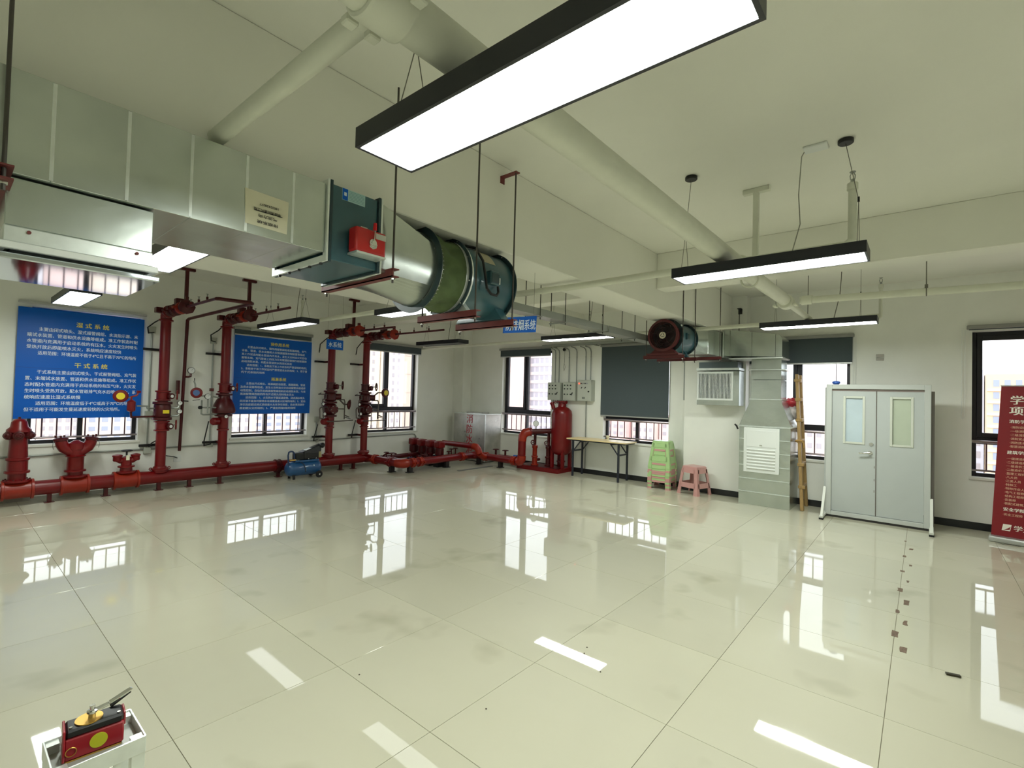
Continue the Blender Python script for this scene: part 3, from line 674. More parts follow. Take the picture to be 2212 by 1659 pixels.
for k in range(24):
    y = 2.346 + k * .0216
    if b0 is None: b0 = MB().box(8.180, 8.197, y - .004, y + .004, 1.605, 2.01).build('blade', WHITEPL, gf); yb = y
    else: inst(b0, gf, (0, y - yb, 0))

# ------------------------------------------------------------------ white sprinkler pipework under the ceiling
t = thing('sprinkler_main', 'thick white sprinkler main running from upper left to the right wall', 'pipe', (3.2, 1.08, 2.598))
MB().cyl((X0, 1.08, 2.593), (3.93, 1.08, 2.603), .066, n=28).build('main_pipe', PIPEW, t)
MB().cyl((4.02, 1.08, 2.603), (5.52, 1.08, 2.613), .058, n=28).build('main_pipe', PIPEW, t)
MB().cyl((5.66, 1.08, 2.613), (6.98, 1.08, 2.612), .034, n=20).build('reduced_pipe', PIPEW, t)
for x, r in ((.72, .085), (3.97, .085), (5.59, .075)):
    c = MB().cyl((x - .065, 1.08, 2.603), (x + .065, 1.08, 2.603), r, n=28).build('grooved_coupling', PIPEW, t, bevel=.01)
    for s in (-1, 1):
        for q in (-1, 1): MB().box(x + q * .035 - .018, x + q * .035 + .018, 1.08 + s * r, 1.08 + s * (r + .035), 2.553, 2.577).build('coupling_lug', PIPEW, c, bevel=.004)
for x in (.30, 1.22):   # hose clip bolts on the main
    MB().torus((x, 1.08, 2.598), (1, 0, 0), .070, .007, 24, 6).build('pipe_clip', PIPEW, t); MB().box(x - .012, x + .012, .95, .98, 2.60, 2.63).build('clip_bolt', PIPEW, t)
def branch(label, pts, r=.030, ends=()):
    t = thing('sprinkler_branch', label, 'pipe', V(pts[0]), 'white sprinkler branches')
    MB().tube(pts, r, 16).build('branch_pipe', PIPEW, t)
    for p in ends: MB().cyl(V(p) + V(0, -.05, 0), V(p) + V(0, .05, 0), r * 1.35, n=18).build('fitting', PIPEW, t, bevel=.006)
    return t
branch('white branch pipe at upper left meeting the deep beam', [(.77, 1.08, 2.63), (.77, 1.16, 2.655), (.775, 2.43, 2.69)], .036, [(.771, 1.2, 2.657)])
branch('long white branch pipe crossing behind the second panel light', [(3.84, .38, 2.615), (3.82, 2.6, 2.60), (3.66, 5.3, 2.60), (3.55, 9.045, 2.60)], .030, [(3.825, 1.08, 2.607), (3.74, 4.0, 2.60)])
branch('white branch pipe running right from the main towards the banner', [(5.63, .96, 2.61), (5.80, -.65, 2.60), (5.95, Y0, 2.60)], .034, [(5.64, .9, 2.61)])
branch('white branch pipe high along the right wall to the far corner', [(7.0, .385, 2.598), (7.02, 1.08, 2.593), (7.1, 5.3, 2.585), (7.40, 9.045, 2.60)], .028, [(7.02, 1.08, 2.556)])
# T bracket over the main
t = thing('pipe_bracket', 'white T-shaped bracket holding the sprinkler main to the ceiling', 'bracket', (4.24, 1.08, 2.62))
MB().box(4.215, 4.265, .94, 1.14, 3.262, 3.3).build('ceiling_plate', PIPEW, t, bevel=.003); MB().box(4.22, 4.26, 1.02, 1.06, 2.64, 3.262).build('stem', PIPEW, t); MB().torus((4.24, 1.08, 2.566), (1, 0, 0), .066, .008, 24, 6).build('saddle', PIPEW, t)
def riser_head(label, x, y, z0, z1, r=.021):
    t = thing('upright_sprinkler', label, 'sprinkler', (x, y, z0), 'upright sprinklers on white risers')
    MB().tube([(x, y + .10, z0), (x, y + .03, z0), (x, y, z0 + .03), (x, y, z1 - .12)], r, 14).build('riser_pipe', PIPEW, t)
    MB().cyl((x, y, z1 - .125), (x, y, z1 - .075), r * 1.3, n=14).build('reducer', PIPEW, t, bevel=.004)
    MB().cyl((x, y, z1 - .075), (x, y, z1 - .05), .012, n=10).build('head_body', CONDUIT, t)
    for s in (-1, 1): MB().tube([(x, y + s * .012, z1 - .05), (x, y + s * .014, z1 - .025), (x, y + s * .004, z1 - .004)], .003, 5).build('head_arm', CONDUIT, t)
    MB().cyl((x, y, z1 - .004), (x, y, z1), .018, n=14).build('deflector', CONDUIT, t)
riser_head('upright sprinkler on the thick white riser behind second light', 3.84, .36, 2.62, 3.10, .024)
riser_head('upright sprinkler on thin white riser over the third right light', 7.0, .375, 2.565, 3.04, .019)
riser_head('upright sprinkler on white riser near the far tray hangers', 7.085, 4.30, 2.59, 3.02, .018)
riser_head('upright sprinkler on white riser behind the second blue board light', 3.60, 7.30, 2.60, 3.02, .018)
for lab, x, y, zb in (('thin drop rod holding the small white pipe near second duct', 6.85, 1.08, 2.60), ('thin drop rod over the right-hand white branch pipe', 5.735, -.02, 2.64)):
    t = thing('pipe_hanger', lab, 'hanger', (x, y, zb), 'drop rods for white pipes')
    MB().cyl((x, y, zb + .03), (x, y, 3.3 if x > 6 else 2.88), .004, n=6).build('rod', WIRE, t); MB().torus((x, y, zb - .035), (1, 0, 0) if x > 6 else (0, 1, 0), .037, .005, 18, 6).build('ring', WIRE, t); MB().box(x - .012, x + .012, y - .012, y + .012, zb, zb + .03).build('ring_ear', WIRE, t)
# ceiling rose of loose cord
t = thing('dangling_cable', 'white ceiling plate with loose cord left of black ceiling cup', 'cord', (3.77, .56, 3.25))
MB().box(3.72, 3.82, .49, .63, 3.285, 3.3).build('cover_plate', WHITEPL, t, bevel=.004)
MB().tube([(3.78, .63, 3.287), (3.78, .645, 3.26), (3.78, .66, 3.0), (3.79, .65, 2.80), (3.72, .70, 2.53)], .0035, 6).build('cord', mat('pale_cord', (150, 150, 138), .6), t)
# small wall bracket and rod above the second duct
t = thing('rod_bracket', 'small dark bracket and rod on the pilaster above second duct', 'bracket', (8.47, 2.30, 2.6))
MB().cyl((8.44, 2.30, 2.66), (8.44, 2.30, 3.08), .006, n=8).build('rod', CABLE, t); MB().box(8.42, 8.5, 2.27, 2.33, 3.08, 3.088).build('bracket_arm', CABLE, t); MB().box(8.49, 8.5, 2.27, 2.33, 3.0, 3.08).build('bracket_leg', CABLE, t)

# ------------------------------------------------------------------ cable trays and conduits
t = thing('cable_tray', 'grey cable tray passing from the first fan to the second', 'cable tray', (4.6, 3.0, 2.40), 'grey cable trays')
def tray(p0, p1, w, h):
    MB().bar(p0, p1, w, .004).build('tray_bottom', CONDUIT, t)
    d = (V(p1) - V(p0)).normalized(); s = d.cross(V(0, 0, 1)).normalized()
    for q in (-1, 1): MB().bar(V(p0) + s * q * w / 2 + V(0, 0, h / 2), V(p1) + s * q * w / 2 + V(0, 0, h / 2), .004, h).build('tray_side', CONDUIT, t)
tray((-1.6, 3.06, 2.385), (5.3, 3.03, 2.385), .15, .07); tray((5.3, 3.03, 2.375), (7.9, 3.0, 2.375), .17, .08)
for x in (3.9, 4.35, 5.15, 6.0):
    for s in (-1, 1): MB().cyl((x, 3.04 + s * .095, 2.34), (x, 3.04 + s * .095, 3.3 if not 5.5 < x < 5.75 else 2.88), .005, n=6).build('tray_rod', CABLE, t)
    MB().box(x - .015, x + .015, 2.93, 3.15, 2.362, 2.372).build('tray_support', CONDUIT, t)
t = thing('cable_tray', 'grey cable tray high on the right wall above control boxes', 'cable tray', (8.6, 5.0, 2.64), 'grey cable trays')
tray((8.60, 3.2, 2.645), (8.60, 6.38, 2.635), .10, .05)
for y in (3.9, 5.05, 6.1): MB().box(8.54, 8.7, y - .015, y + .015, 2.615, 2.632).build('wall_bracket', CONDUIT, t)
def conduit(label, pts, r=.010, m=CONDUIT, group='grey conduits', clips=()):
    t = thing('conduit', label, 'conduit', V(pts[-1]), group)
    MB().tube(pts, r, 10).build('conduit_pipe', m, t)
    for c in clips: MB().torus(c, (0, 0, 1), r + .002, .004, 12, 5).build('clip', m, t)
    return t
CB = [6.03, 5.98]
for k, (y, zb, nm) in enumerate(((6.10, 1.87, 'leftmost of the curved conduits over the left control box'), (6.0, 1.87, 'second curved conduit over the left control box'), (5.745, 1.87, 'curved conduit over the middle control box, left one'), (5.555, 1.87, 'curved conduit over the middle control box, right one'), (5.335, 1.92, 'curved conduit over the right control box, left one'), (5.215, 1.92, 'curved conduit over the right control box, right one'))):
    conduit(nm, [(8.60, y + .10, 2.62), (8.63, y + .08, 2.61), (8.655, y + .045, 2.595), (8.67, y + .012, 2.56), (8.672, y, 2.50), (8.672, y, zb)], .011, clips=[(8.672, y, 2.40)])
conduit('conduit rising from table to the right control box', [(8.672, 5.30, .10), (8.672, 5.305, 1.485)], .012)
conduit('conduit on the wall below left control box behind the tank', [(8.672, 6.14, .5), (8.672, 6.14, 1.49)], .012)
conduit('grey conduit drop ending beside the bar grille box', [(8.688, 3.28, 1.56), (8.688, 3.28, 2.32)], .012)
MBT = MB().box(8.687, 8.699, 3.20, 3.235, 1.535, 1.555).build('cable_stub', WIRE); tag(MBT, 'tiny loose wire end on wall below the short conduit drop', 'wire')
conduit('long grey conduit along the left wall under the windows', [(X0, 9.03, .58), (2.2, 9.03, .60), (3.2, 9.03, .62), (5.0, 9.03, .585), (5.9, 9.03, .60), (7.15, 9.03, .61), (7.23, 9.03, .60), (7.27, 9.03, .55), (7.27, 9.03, .1)], .012)
def vbox(label, x, z0, z1, extra=()):
    t = thing('conduit', label, 'conduit', (x, 9.03, z0), 'grey conduits')
    MB().cyl((x, 9.03, z0 + .09), (x, 9.03, z1), .011, n=8).build('conduit_pipe', CONDUIT, t)
    for z in (z0, z1 - .05) + tuple(extra): MB().box(x - .045, x + .045, 9.0, 9.05, z, z + .10).build('junction_box', GREY, t, bevel=.004)
vbox('vertical grey conduit with junction boxes left of first riser', 2.115, .53, 2.42, (1.08,))
vbox('vertical grey conduit with junction boxes left of second riser', 2.965, .58, 2.34)
vbox('short grey conduit with junction box behind third riser', 4.82, .56, 1.0)
def flex(label, pts): tag(MB().tube(pts, .009, 8).build('flexible_conduit', BLK), label, 'cable', 'black flexible conduits')
flex('black flexible loop at the top of first riser', [(2.13, 8.98, 2.38), (2.05, 8.93, 2.36), (2.03, 8.90, 2.44), (2.10, 8.85, 2.52), (2.16, 8.82, 2.57)])
flex('black flexible loop at the top of second riser', [(2.98, 8.98, 2.32), (2.90, 8.93, 2.33), (2.88, 8.90, 2.42), (2.97, 8.85, 2.50), (3.03, 8.82, 2.58)])
flex('black flexible loop at the top of third riser', [(4.80, 8.98, 2.30), (4.77, 8.92, 2.32), (4.76, 8.88, 2.45), (4.84, 8.83, 2.55), (4.90, 8.82, 2.60)])
flex('black flexible loop at the top of fourth riser', [(5.60, 8.98, 2.32), (5.57, 8.92, 2.34), (5.56, 8.88, 2.45), (5.62, 8.83, 2.56), (5.68, 8.82, 2.62)])
flex('black cable from lower valve of first riser to junction box', [(2.13, 8.99, .64), (2.14, 8.9, .70), (2.18, 8.84, .74)])
flex('black cable from red actuator of second riser to junction box', [(2.97, 8.99, .63), (2.83, 8.85, .62), (2.81, 8.80, .70), (2.84, 8.72, 1.02)])
flex('black cable from red actuator of third riser to junction box', [(4.83, 8.99, .60), (4.68, 8.85, .60), (4.66, 8.80, .68), (4.68, 8.72, .92)])
flex('black cable from red actuator of fourth riser to the wall', [(5.60, 9.02, .62), (5.48, 8.85, .62), (5.46, 8.80, .70), (5.48, 8.72, .98)])
for lab, x, z in (('small wall socket with plug right of first riser', 2.52, .42),):
    t = thing('wall_socket', lab, 'socket', (x, 9.04, z - .04)); MB().box(x - .05, x + .05, 9.04, 9.05, z - .05, z + .05).build('face_plate', WHITEPL, t, bevel=.003); MB().tube([(x, 9.04, z + .01), (x - .06, 8.98, z + .04), (x - .25, 8.86, z + .09)], .007, 6).build('lead', BLK, t)

# ------------------------------------------------------------------ control boxes
def control_box(label, y0, y1, z0, z1, x0, kind):
    t = thing('control_box', label, 'control box', (8.62, (y0 + y1) / 2, z0), 'wall control boxes')
    MB().box(x0, 8.698, y0, y1, z0, z1).build('enclosure', GREY, t, bevel=.004)
    MB().box(x0 - .004, x0, y0 + .012, y1 - .012, z0 + .012, z1 - .012).build('door', mat('box_door', (186, 190, 178), .4), t, bevel=.002)
    w = y1 - y0
    if kind == 'b':
        for r in range(3):
            for c in range(3):
                y = y1 - w * (.16 + .24 * c); z = z1 - (z1 - z0) * (.17 + (.19, .19, .22)[r] * r + (.04 if r == 2 else 0))
                MB().cyl((x0 - .004, y, z), (x0 - .016, y, z), .014, n=12).build('push_button', BLK if (r + c) % 3 else mat('dark_green_button', (36, 66, 40), .4), t)
        MB().bar((x0 - .012, y0 + w * .30, z0 + .12), (x0 - .012, y0 + w * .20, z0 + .175), .014, .012).build('door_handle', BLK, t)
    else:
        for k in range(5): MB().cyl((x0 - .004, y1 - .05 - .047 * k, z1 - .07), (x0 - .016, y1 - .05 - .047 * k, z1 - .07), .014, n=12).build('indicator', SENSOR if k == 0 else (BLK if k in (1, 3) else CHROME), t)
        for k in range(2): MB().bar((x0 - .012, y1 - .10 - .085 * k, z1 - .17), (x0 - .012, y1 - .12 - .085 * k, z1 - .145), .014, .012).build('switch', BLK, t)
        MB().cyl((x0 - .004, y0 + .06, z1 - .235), (x0 - .012, y0 + .06, z1 - .235), .016, n=14).build('lock', BLK, t)
        MB().box(x0 - .005, x0 - .004, y1 - .19, y1 - .12, z0 + .045, z0 + .085).build('door_mark', mat('mark_grey', (120, 124, 118), .5), t)
    return t
control_box('left grey control box with nine buttons beside the window', 5.875, 6.205, 1.485, 1.865, 8.55, 'b')
control_box('middle grey control box with nine buttons', 5.50, 5.81, 1.48, 1.872, 8.55, 'b')
control_box('right grey control box with lit red lamp', 5.12, 5.452, 1.485, 1.916, 8.55, 'c')
c = thing('security_camera', 'small black dome with dangling wire loop above control boxes', 'camera', (8.66, 5.86, 2.50))
MB().lathe([(.0, 0), (.03, .004), (.034, .02), (.03, .04), (.02, .06)], (8.62, 5.86, 2.57), (1, 0, 0), 16).build('dome', BLK, c); MB().tube([(8.68, 5.87, 2.54), (8.685, 5.875, 2.30), (8.685, 5.90, 2.20), (8.685, 5.88, 2.12), (8.685, 5.855, 2.20), (8.685, 5.875, 2.27)], .003, 5).build('wire', WIRE, c)
# wall plates by the door display
for k, z in enumerate((2.255, 2.205)):
    o = MB().box(8.688, 8.699, .425, .515, z, z + .042).build('switch_plate', mat('grey_plate', (176, 172, 164), .5), bevel=.003)
    tag(o, ('upper' if k == 0 else 'lower') + ' small grey plate on the wall above the door display', 'wall plate', 'grey wall plates')

# ------------------------------------------------------------------ red header pipe on the floor along the left wall
PY, PZ, PR = 8.78, .20, .095
t = thing('header_pipe', 'thick red header pipe along the floor under the blue boards', 'pipe', (3, PY, .09))
def coupling(par, c, ax, r, m=REDO, w=.07):
    o = MB().lathe([(r, -w), (r + .022, -w + .006), (r + .022, -w + .025), (r + .012, -w + .03), (r + .012, w - .03), (r + .022, w - .025), (r + .022, w - .006), (r, w)], c, ax, 24).build('coupling', m, par)
    x, y, d = frame(ax)
    for s in (-1, 1):
        for q in (-1, 1): MB().bar(V(c) + x * s * (r + .005) + d * q * (w - .015), V(c) + x * s * (r + .055) + d * q * (w - .015), .03, .03, up=d).build('coupling_lug', m, o)
    return o
segs = [(X0, .58), (.86, 1.13), (1.40, 1.72), (1.92, 4.02), (4.02, 5.70)]
for a, b in segs: MB().cyl((a, PY, PZ), (b, PY, PZ), PR, n=28).build('pipe_length', RED, t)
for x in (.72, 1.265, 1.82):
    o = MB().cyl((x - .15, PY, PZ), (x + .15, PY, PZ), PR + .014, n=28).build('tee', REDO, t, bevel=.012)
    for s in (-1, 1): MB().lathe([(PR + .014, -.016), (PR + .034, -.012), (PR + .034, .012), (PR + .014, .016)], (x + s * .135, PY, PZ), (1, 0, 0), 24).build('tee_rim', REDO, o)
coupling(t, (3.98, PY, PZ), (1, 0, 0), PR, REDD, .05)
for x in (1.02, 1.60, 2.22, 2.62, 3.05, 4.0, 5.22, 5.50):
    MB().box(x - .022, x + .022, PY - .03, PY + .03, 0, PZ - PR + .01).build('pipe_support', REDD, t); MB().box(x - .05, x + .05, PY - .05, PY + .05, 0, .008).build('support_foot', REDD, t)

# hydrant
t = thing('fire_hydrant', 'red pillar hydrant on the header at the far left', 'hydrant', (.71, PY, .30))
hx = .71
MB().lathe([(.10, 0), (.135, .004), (.135, .028), (.088, .034), (.088, .11), (.12, .115), (.12, .14), (.098, .145), (.098, .27), (.112, .28), (.112, .305), (.095, .31), (.086, .50), (.090, .62), (.118, .635), (.118, .665), (.085, .70), (.075, .76), (.05, .79), (.03, .80)], (hx, PY, .30), (0, 0, 1), 28).build('barrel', RED, t, sharp=50)
for a in (-150, -30, 265):
    d = V(math.cos(math.radians(a)), math.sin(math.radians(a)) * 1, 0)
    o = MB().lathe([(.045, .06), (.045, .10), (.055, .105), (.055, .125), (.04, .13), (.035, .15), (.018, .152), (.016, .165)], (hx, PY, .895), d, 18).build('outlet_cap', REDD, t)
MB().cyl((hx, PY, 1.10), (hx, PY, 1.125), .016, n=5).build('spindle', REDD, t)
mb = MB()
for k in range(10):
    a = 2 * math.pi * k / 10; mb.cyl((hx + .12 * math.cos(a), PY + .12 * math.sin(a), .325), (hx + .12 * math.cos(a), PY + .12 * math.sin(a), .342), .010, n=6)
mb.build('flange_bolts', REDD, t, kind='stuff')
# siamese connection
t = thing('fire_inlet', 'red two-way inlet with cup-shaped arms second on the header', 'fire inlet', (1.265, PY, .30))
sx = 1.265
MB().lathe([(.10, 0), (.13, .004), (.13, .026), (.085, .032), (.085, .075), (.115, .08), (.115, .10), (.09, .105), (.09, .27), (.10, .28), (.11, .29), (.08, .30), (.08, .38), (.03, .40)], (sx, PY, .30), (0, 0, 1), 28).build('stem', RED, t, sharp=50)
for s in (-1, 1):
    MB().tube([(sx, PY, .62), (sx + s * .07, PY, .66), (sx + s * .12, PY, .70), (sx + s * .145, PY, .75), (sx + s * .155, PY, .80)], .066, 18).build('arm', RED, t, sharp=60)
    cp = MB().lathe([(.066, 0), (.078, .004), (.078, .035), (.06, .045), (.02, .05)], (sx + s * .155, PY, .80), (s * .15, 0, 1), 20).build('cap', REDD, t)
    for k in range(3):
        a = 2 * math.pi * k / 3 + .5; MB().cyl((sx + s * .163 + .05 * math.cos(a), PY + .05 * math.sin(a), .84), (sx + s * .166 + .05 * math.cos(a), PY + .05 * math.sin(a), .872), .012, n=8).build('cap_lug', REDD, cp)
    MB().tube([(sx + s * .23, PY - .02, .80), (sx + s * .24, PY - .03, .74), (sx + s * .23, PY - .03, .69)], .004, 5).build('chain', CONDUIT, t)
MB().lathe([(.09, 0), (.085, .08), (.03, .12)], (sx, PY, .68), (0, 0, 1), 20).build('crotch', RED, t)
# small adapter
t = thing('pump_adapter', 'small red two-outlet adapter with black handwheel on the header', 'pump adapter', (1.82, PY, .30))
ax_ = 1.82
MB().lathe([(.09, 0), (.115, .004), (.115, .025), (.075, .03), (.07, .08), (.10, .085), (.10, .105), (.065, .11), (.06, .22), (.03, .24)], (ax_, PY, .30), (0, 0, 1), 24).build('body', RED, t, sharp=50)
for s in (-1, 1):
    MB().tube([(ax_, PY, .47), (ax_ + s * .07, PY, .48), (ax_ + s * .10, PY, .50)], .04, 14).build('arm', RED, t)
    MB().lathe([(.045, 0), (.052, .01), (.052, .06), (.06, .065), (.06, .085), (.05, .09), (.015, .10)], (ax_ + s * .105, PY, .475), (0, 0, 1), 18).build('outlet_cap', RED, t)
MB().cyl((ax_, PY, .54), (ax_, PY, .62), .012, n=8).build('spindle', BLK, t)
wh = MB().torus((ax_, PY, .62), (0, 0, 1), .06, .010, 24, 8).build('handwheel', BLK, t)
for k in range(3):
    a = 2 * math.pi * k / 3; MB().cyl((ax_, PY, .62), (ax_ + .06 * math.cos(a), PY + .06 * math.sin(a), .62), .006, n=6).build('spoke', BLK, wh)
MB().box(ax_ - .02, ax_ + .02, PY - .075, PY - .072, .49, .56).build('paper_tag', CREAMP, t)

# ------------------------------------------------------------------ risers
def flange(par, c, ax, r, m=RED, w=.014, ears=True):
    o = MB().lathe([(r - .01, -w), (r, -w + .003), (r, w - .003), (r - .01, w)], c, ax, 24).build('flange', m, par)
    return o
def handwheel(par, c, ax, R=.055, m=REDD, stem=.10):
    x, y, d = frame(ax)
    R *= 1.15; o = MB().torus(c, ax, R, .011, 22, 7).build('handwheel', m, par)
    for k in range(3):
        a = 2 * math.pi * k / 3 + .4; MB().cyl(c, V(c) + (x * math.cos(a) + y * math.sin(a)) * R, .006, n=6).build('spoke', m, o)
    MB().cyl(V(c) - V(d) * stem, c, .010, n=8).build('stem', CONDUIT, o)
    return o
def gauge(par, c, r, face=(0, -1, 0), rim=BLK):
    o = MB().lathe([(r * .6, 0), (r, .006), (r, .022), (r * .92, .026)], c, face, 22).build('gauge', rim, par)
    c2 = V(c) + V(face).normalized() * .0265
    MB().cyl(c2, c2 + V(face).normalized() * .001, r * .88, n=22).build('dial', GAUGE, o)
    MB().bar(c2 + V(face) * .0015, c2 + V(face) * .0015 + V(.5, 0, .6) * r, .004, .001, up=face).build('needle', INK, o)
    return o
def gong(par, c, face, r, mid, m=RED):
    o = MB().lathe([(r * .35, -.03), (r * .6, -.025), (r * .97, 0), (r, .018), (r * .9, .03), (r * .5, .034)], c, face, 26).build('alarm_gong', m, par)
    c2 = V(c) + V(face).normalized() * .034
    MB().cyl(c2, c2 + V(face).normalized() * .005, r * .55, n=22).build('gong_plate', mid, o)
    return o
def riser_base(label, x, zf, tip, zh=2.68, tbr=True):
    t = thing('alarm_riser', label, 'pipe riser', (x, 8.77, .3), 'red risers on the header')
    y = 8.77
    MB().cyl((x, y, .295), (x, y, zh - .09), .068, n=26).build('riser_pipe', RED, t)
    MB().lathe([(.10, -.04), (.10, -.005), (.115, -.002), (.115, .02), (.09, .024), (.08, .05)], (x, y, .31), (0, 0, 1), 24).build('base_flange', RED, t)
    for s in (-1, 1): MB().torus((x + s * .115, y, .325), (0, 1, 0), .018, .006, 14, 6).build('flange_ear', RED, t)
    pts = [(x, y, zh - .10), (x, y - .01, zh - .05), (x, y - .035, zh - .015), (x, y - .08, zh), (x, y - .14, zh)]
    MB().tube(pts, .074, 22).build('elbow', RED, t, sharp=60)
    flange(t, (x, y, zh - .12), (0, 0, 1), .095); flange(t, (x, y - .16, zh), (0, 1, 0), .092)
    MB().cyl((x, y - .14, zh), (x, 7.86, zh), .064, n=24).build('head_pipe', REDD, t)
    for yy in (8.50, 8.30, 8.05): coupling(t, (x, yy, zh), (0, 1, 0), .064, REDD if yy > 8.1 else REDO, .045)
    MB().box(x - .05, x + .05, 8.14, 8.25, zh + .06, zh + .15).build('flow_switch', REDD, t, bevel=.01)
    MB().box(x - .15, x - .06, 8.68, 8.80, zh - .02, zh + .06).build('signal_valve_box', REDD, t, bevel=.008)
    MB().lathe([(.064, 0), (.105, .004), (.105, .03), (.07, .034), (.03, .06)], (x, 7.86, zh), (0, -1, 0), 8).build('end_cap', REDO if x > 4 else REDD, t)
    MB().cyl((x, 7.82, zh), (x, tip, zh - .005), .018, n=12).build('test_pipe', REDD, t)
    n = 3
    for k in range(n):
        yy = 7.72 - (7.72 - tip - .03) * (k + .12) / n
        hd = MB().cyl((x, yy, zh + .015), (x, yy, zh + .05), .014, n=10).build('sprinkler_nipple', REDD if k else RED, t)
        MB().cyl((x, yy, zh + .05), (x, yy, zh + .085), .008, n=8).build('sprinkler', CONDUIT, hd); MB().cyl((x, yy, zh + .085), (x, yy, zh + .089), .016, n=10).build('deflector', CONDUIT, hd)
    MB().box(x - .02, x + .02, 7.86 - .02, 7.86 + .02, zh + .06, zh + .14).build('air_vent', REDD, t)
    for zb in (2.12, .66):
        MB().box(x - .22, x + .02, 8.985, 9.015, zb - .018, zb + .018).build('wall_clamp', BLK, t); MB().box(x - .02, x + .02, 8.83, 9.05, zb - .018, zb + .018).build('clamp_arm', REDD, t)
    return t
def tbracket(label, x):
    t = thing('pipe_bracket', label, 'bracket', (x, 8.24, 2.74), 'dark red T-brackets')
    MB().box(x - .10, x + .10, 8.21, 8.27, 3.262, 3.3).build('ceiling_plate', REDD, t); MB().box(x - .022, x + .022, 8.22, 8.26, 2.745, 3.262).build('stem', REDD, t)
    t2 = MB().box(x - .09, x + .09, 8.215, 8.265, 2.735, 2.748).build('seat', REDD, t)
def butterfly(t, x, z, s=1, white=True, wheel=True):
    for q in (-1, 1): flange(t, (x, 8.77, z + q * .065), (0, 0, 1), .10, RED, .012)
    MB().cyl((x, 8.77, z - .055), (x, 8.77, z + .055), .082, n=22).build('valve_body', RED, t)
    g = MB().lathe([(.04, 0), (.046, .005), (.046, .05), (.03, .055)], (x + s * .07, 8.71, z - .005), (s * .35, -1, 0), 16).build('gear_box', REDD, t)
    if white: MB().lathe([(.022, 0), (.022, .008)], V(x + s * .07, 8.71, z - .005) + V(s * .35, -1, 0).normalized() * .055, (s * .35, -1, 0), 16).build('indicator', GAUGE, g)
    if wheel: handwheel(t, (x + s * .17, 8.72, z + .015), (s, -.25, 0), .058, RED)

# riser one: wet alarm valve
X1 = 2.225
t = riser_base('first red riser from the left with yellow-tagged alarm valve', X1, 1, 6.75)
butterfly(t, X1, 1.42); butterfly(t, X1, .965)
flange(t, (X1, 8.77, 1.31), (0, 0, 1), .125, REDD, .02); flange(t, (X1, 8.77, 1.075), (0, 0, 1), .125, REDD, .02)
MB().lathe([(.10, 0), (.108, .02), (.108, .17), (.10, .19)], (X1, 8.77, 1.10), (0, 0, 1), 24).build('alarm_valve', REDD, t)
MB().box(X1 - .02, X1 + .06, 8.655, 8.662, 1.155, 1.205).build('yellow_tag', YELP, t)
for z, zz in ((1.235, 1.30), (1.115, 1.17)):
    MB().tube([(X1 + .10, 8.75, z), (X1 + .19, 8.72, z), (X1 + .205, 8.72, zz - .03)], .014, 8).build('gauge_pipe', CONDUIT, t); gauge(t, (X1 + .205, 8.72, zz + .012), .034)
MB().tube([(X1 - .10, 8.75, 1.23), (X1 - .20, 8.70, 1.23), (X1 - .21, 8.70, 1.265), (X1 - .34, 8.66, 1.27)], .011, 8).build('trim_pipe', CONDUIT, t)
MB().tube([(X1 - .10, 8.75, 1.11), (X1 - .30, 8.68, 1.11), (X1 - .40, 8.64, 1.11), (X1 - .41, 8.62, 1.15), (X1 - .415, 8.61, 1.19)], .014, 8).build('trim_pipe', REDD, t)
MB().lathe([(.02, 0), (.05, .02), (.05, .145), (.03, .165), (.015, .17)], (X1 - .415, 8.60, 1.185), (0, 0, 1), 18).build('delay_chamber', RED, t)
MB().tube([(X1 - .415, 8.60, 1.355), (X1 - .42, 8.60, 1.40), (X1 - .36, 8.60, 1.42), (X1 - .34, 8.60, 1.455)], .012, 8).build('trim_pipe', REDO, t); MB().box(X1 - .36, X1 - .315, 8.58, 8.62, 1.455, 1.49).build('pressure_switch', RED, t)
gong(t, (X1 - .545, 8.58, 1.41), (-.15, -1, 0), .088, YELP)
MB().tube([(X1 - .545, 8.60, 1.41), (X1 - .48, 8.62, 1.40), (X1 - .42, 8.60, 1.385)], .012, 8).build('trim_pipe', CONDUIT, t)
tbracket('dark red ceiling T-bracket over first riser', X1 + .10)
# test loop beside riser one
t = thing('test_pipe', 'thin dark red test pipe looping over and dropping right of first riser', 'pipe', (2.51, 8.95, .5))
MB().tube([(X1, 6.75, 2.675), (X1 + .03, 6.72, 2.675), (X1 + .37, 6.65, 2.672), (X1 + .40, 6.68, 2.67), (X1 + .34, 8.90, 2.645), (X1 + .33, 8.945, 2.62), (2.52, 8.955, .55)], .022, 12).build('loop_pipe', REDD, t)
MB().tube([(2.525, 8.95, 1.72), (2.60, 8.94, 1.72), (2.625, 8.935, 1.735), (2.628, 8.935, 1.78)], .015, 8).build('gauge_pipe', REDD, t); gauge(t, (2.63, 8.945, 1.825), .052)
MB().box(2.455, 2.485, 8.93, 9.02, 1.45, 1.66).build('wall_plate', REDD, t); MB().tube([(2.53, 8.94, 1.34), (2.60, 8.90, 1.335)], .010, 6).build('lever', BLK, t)
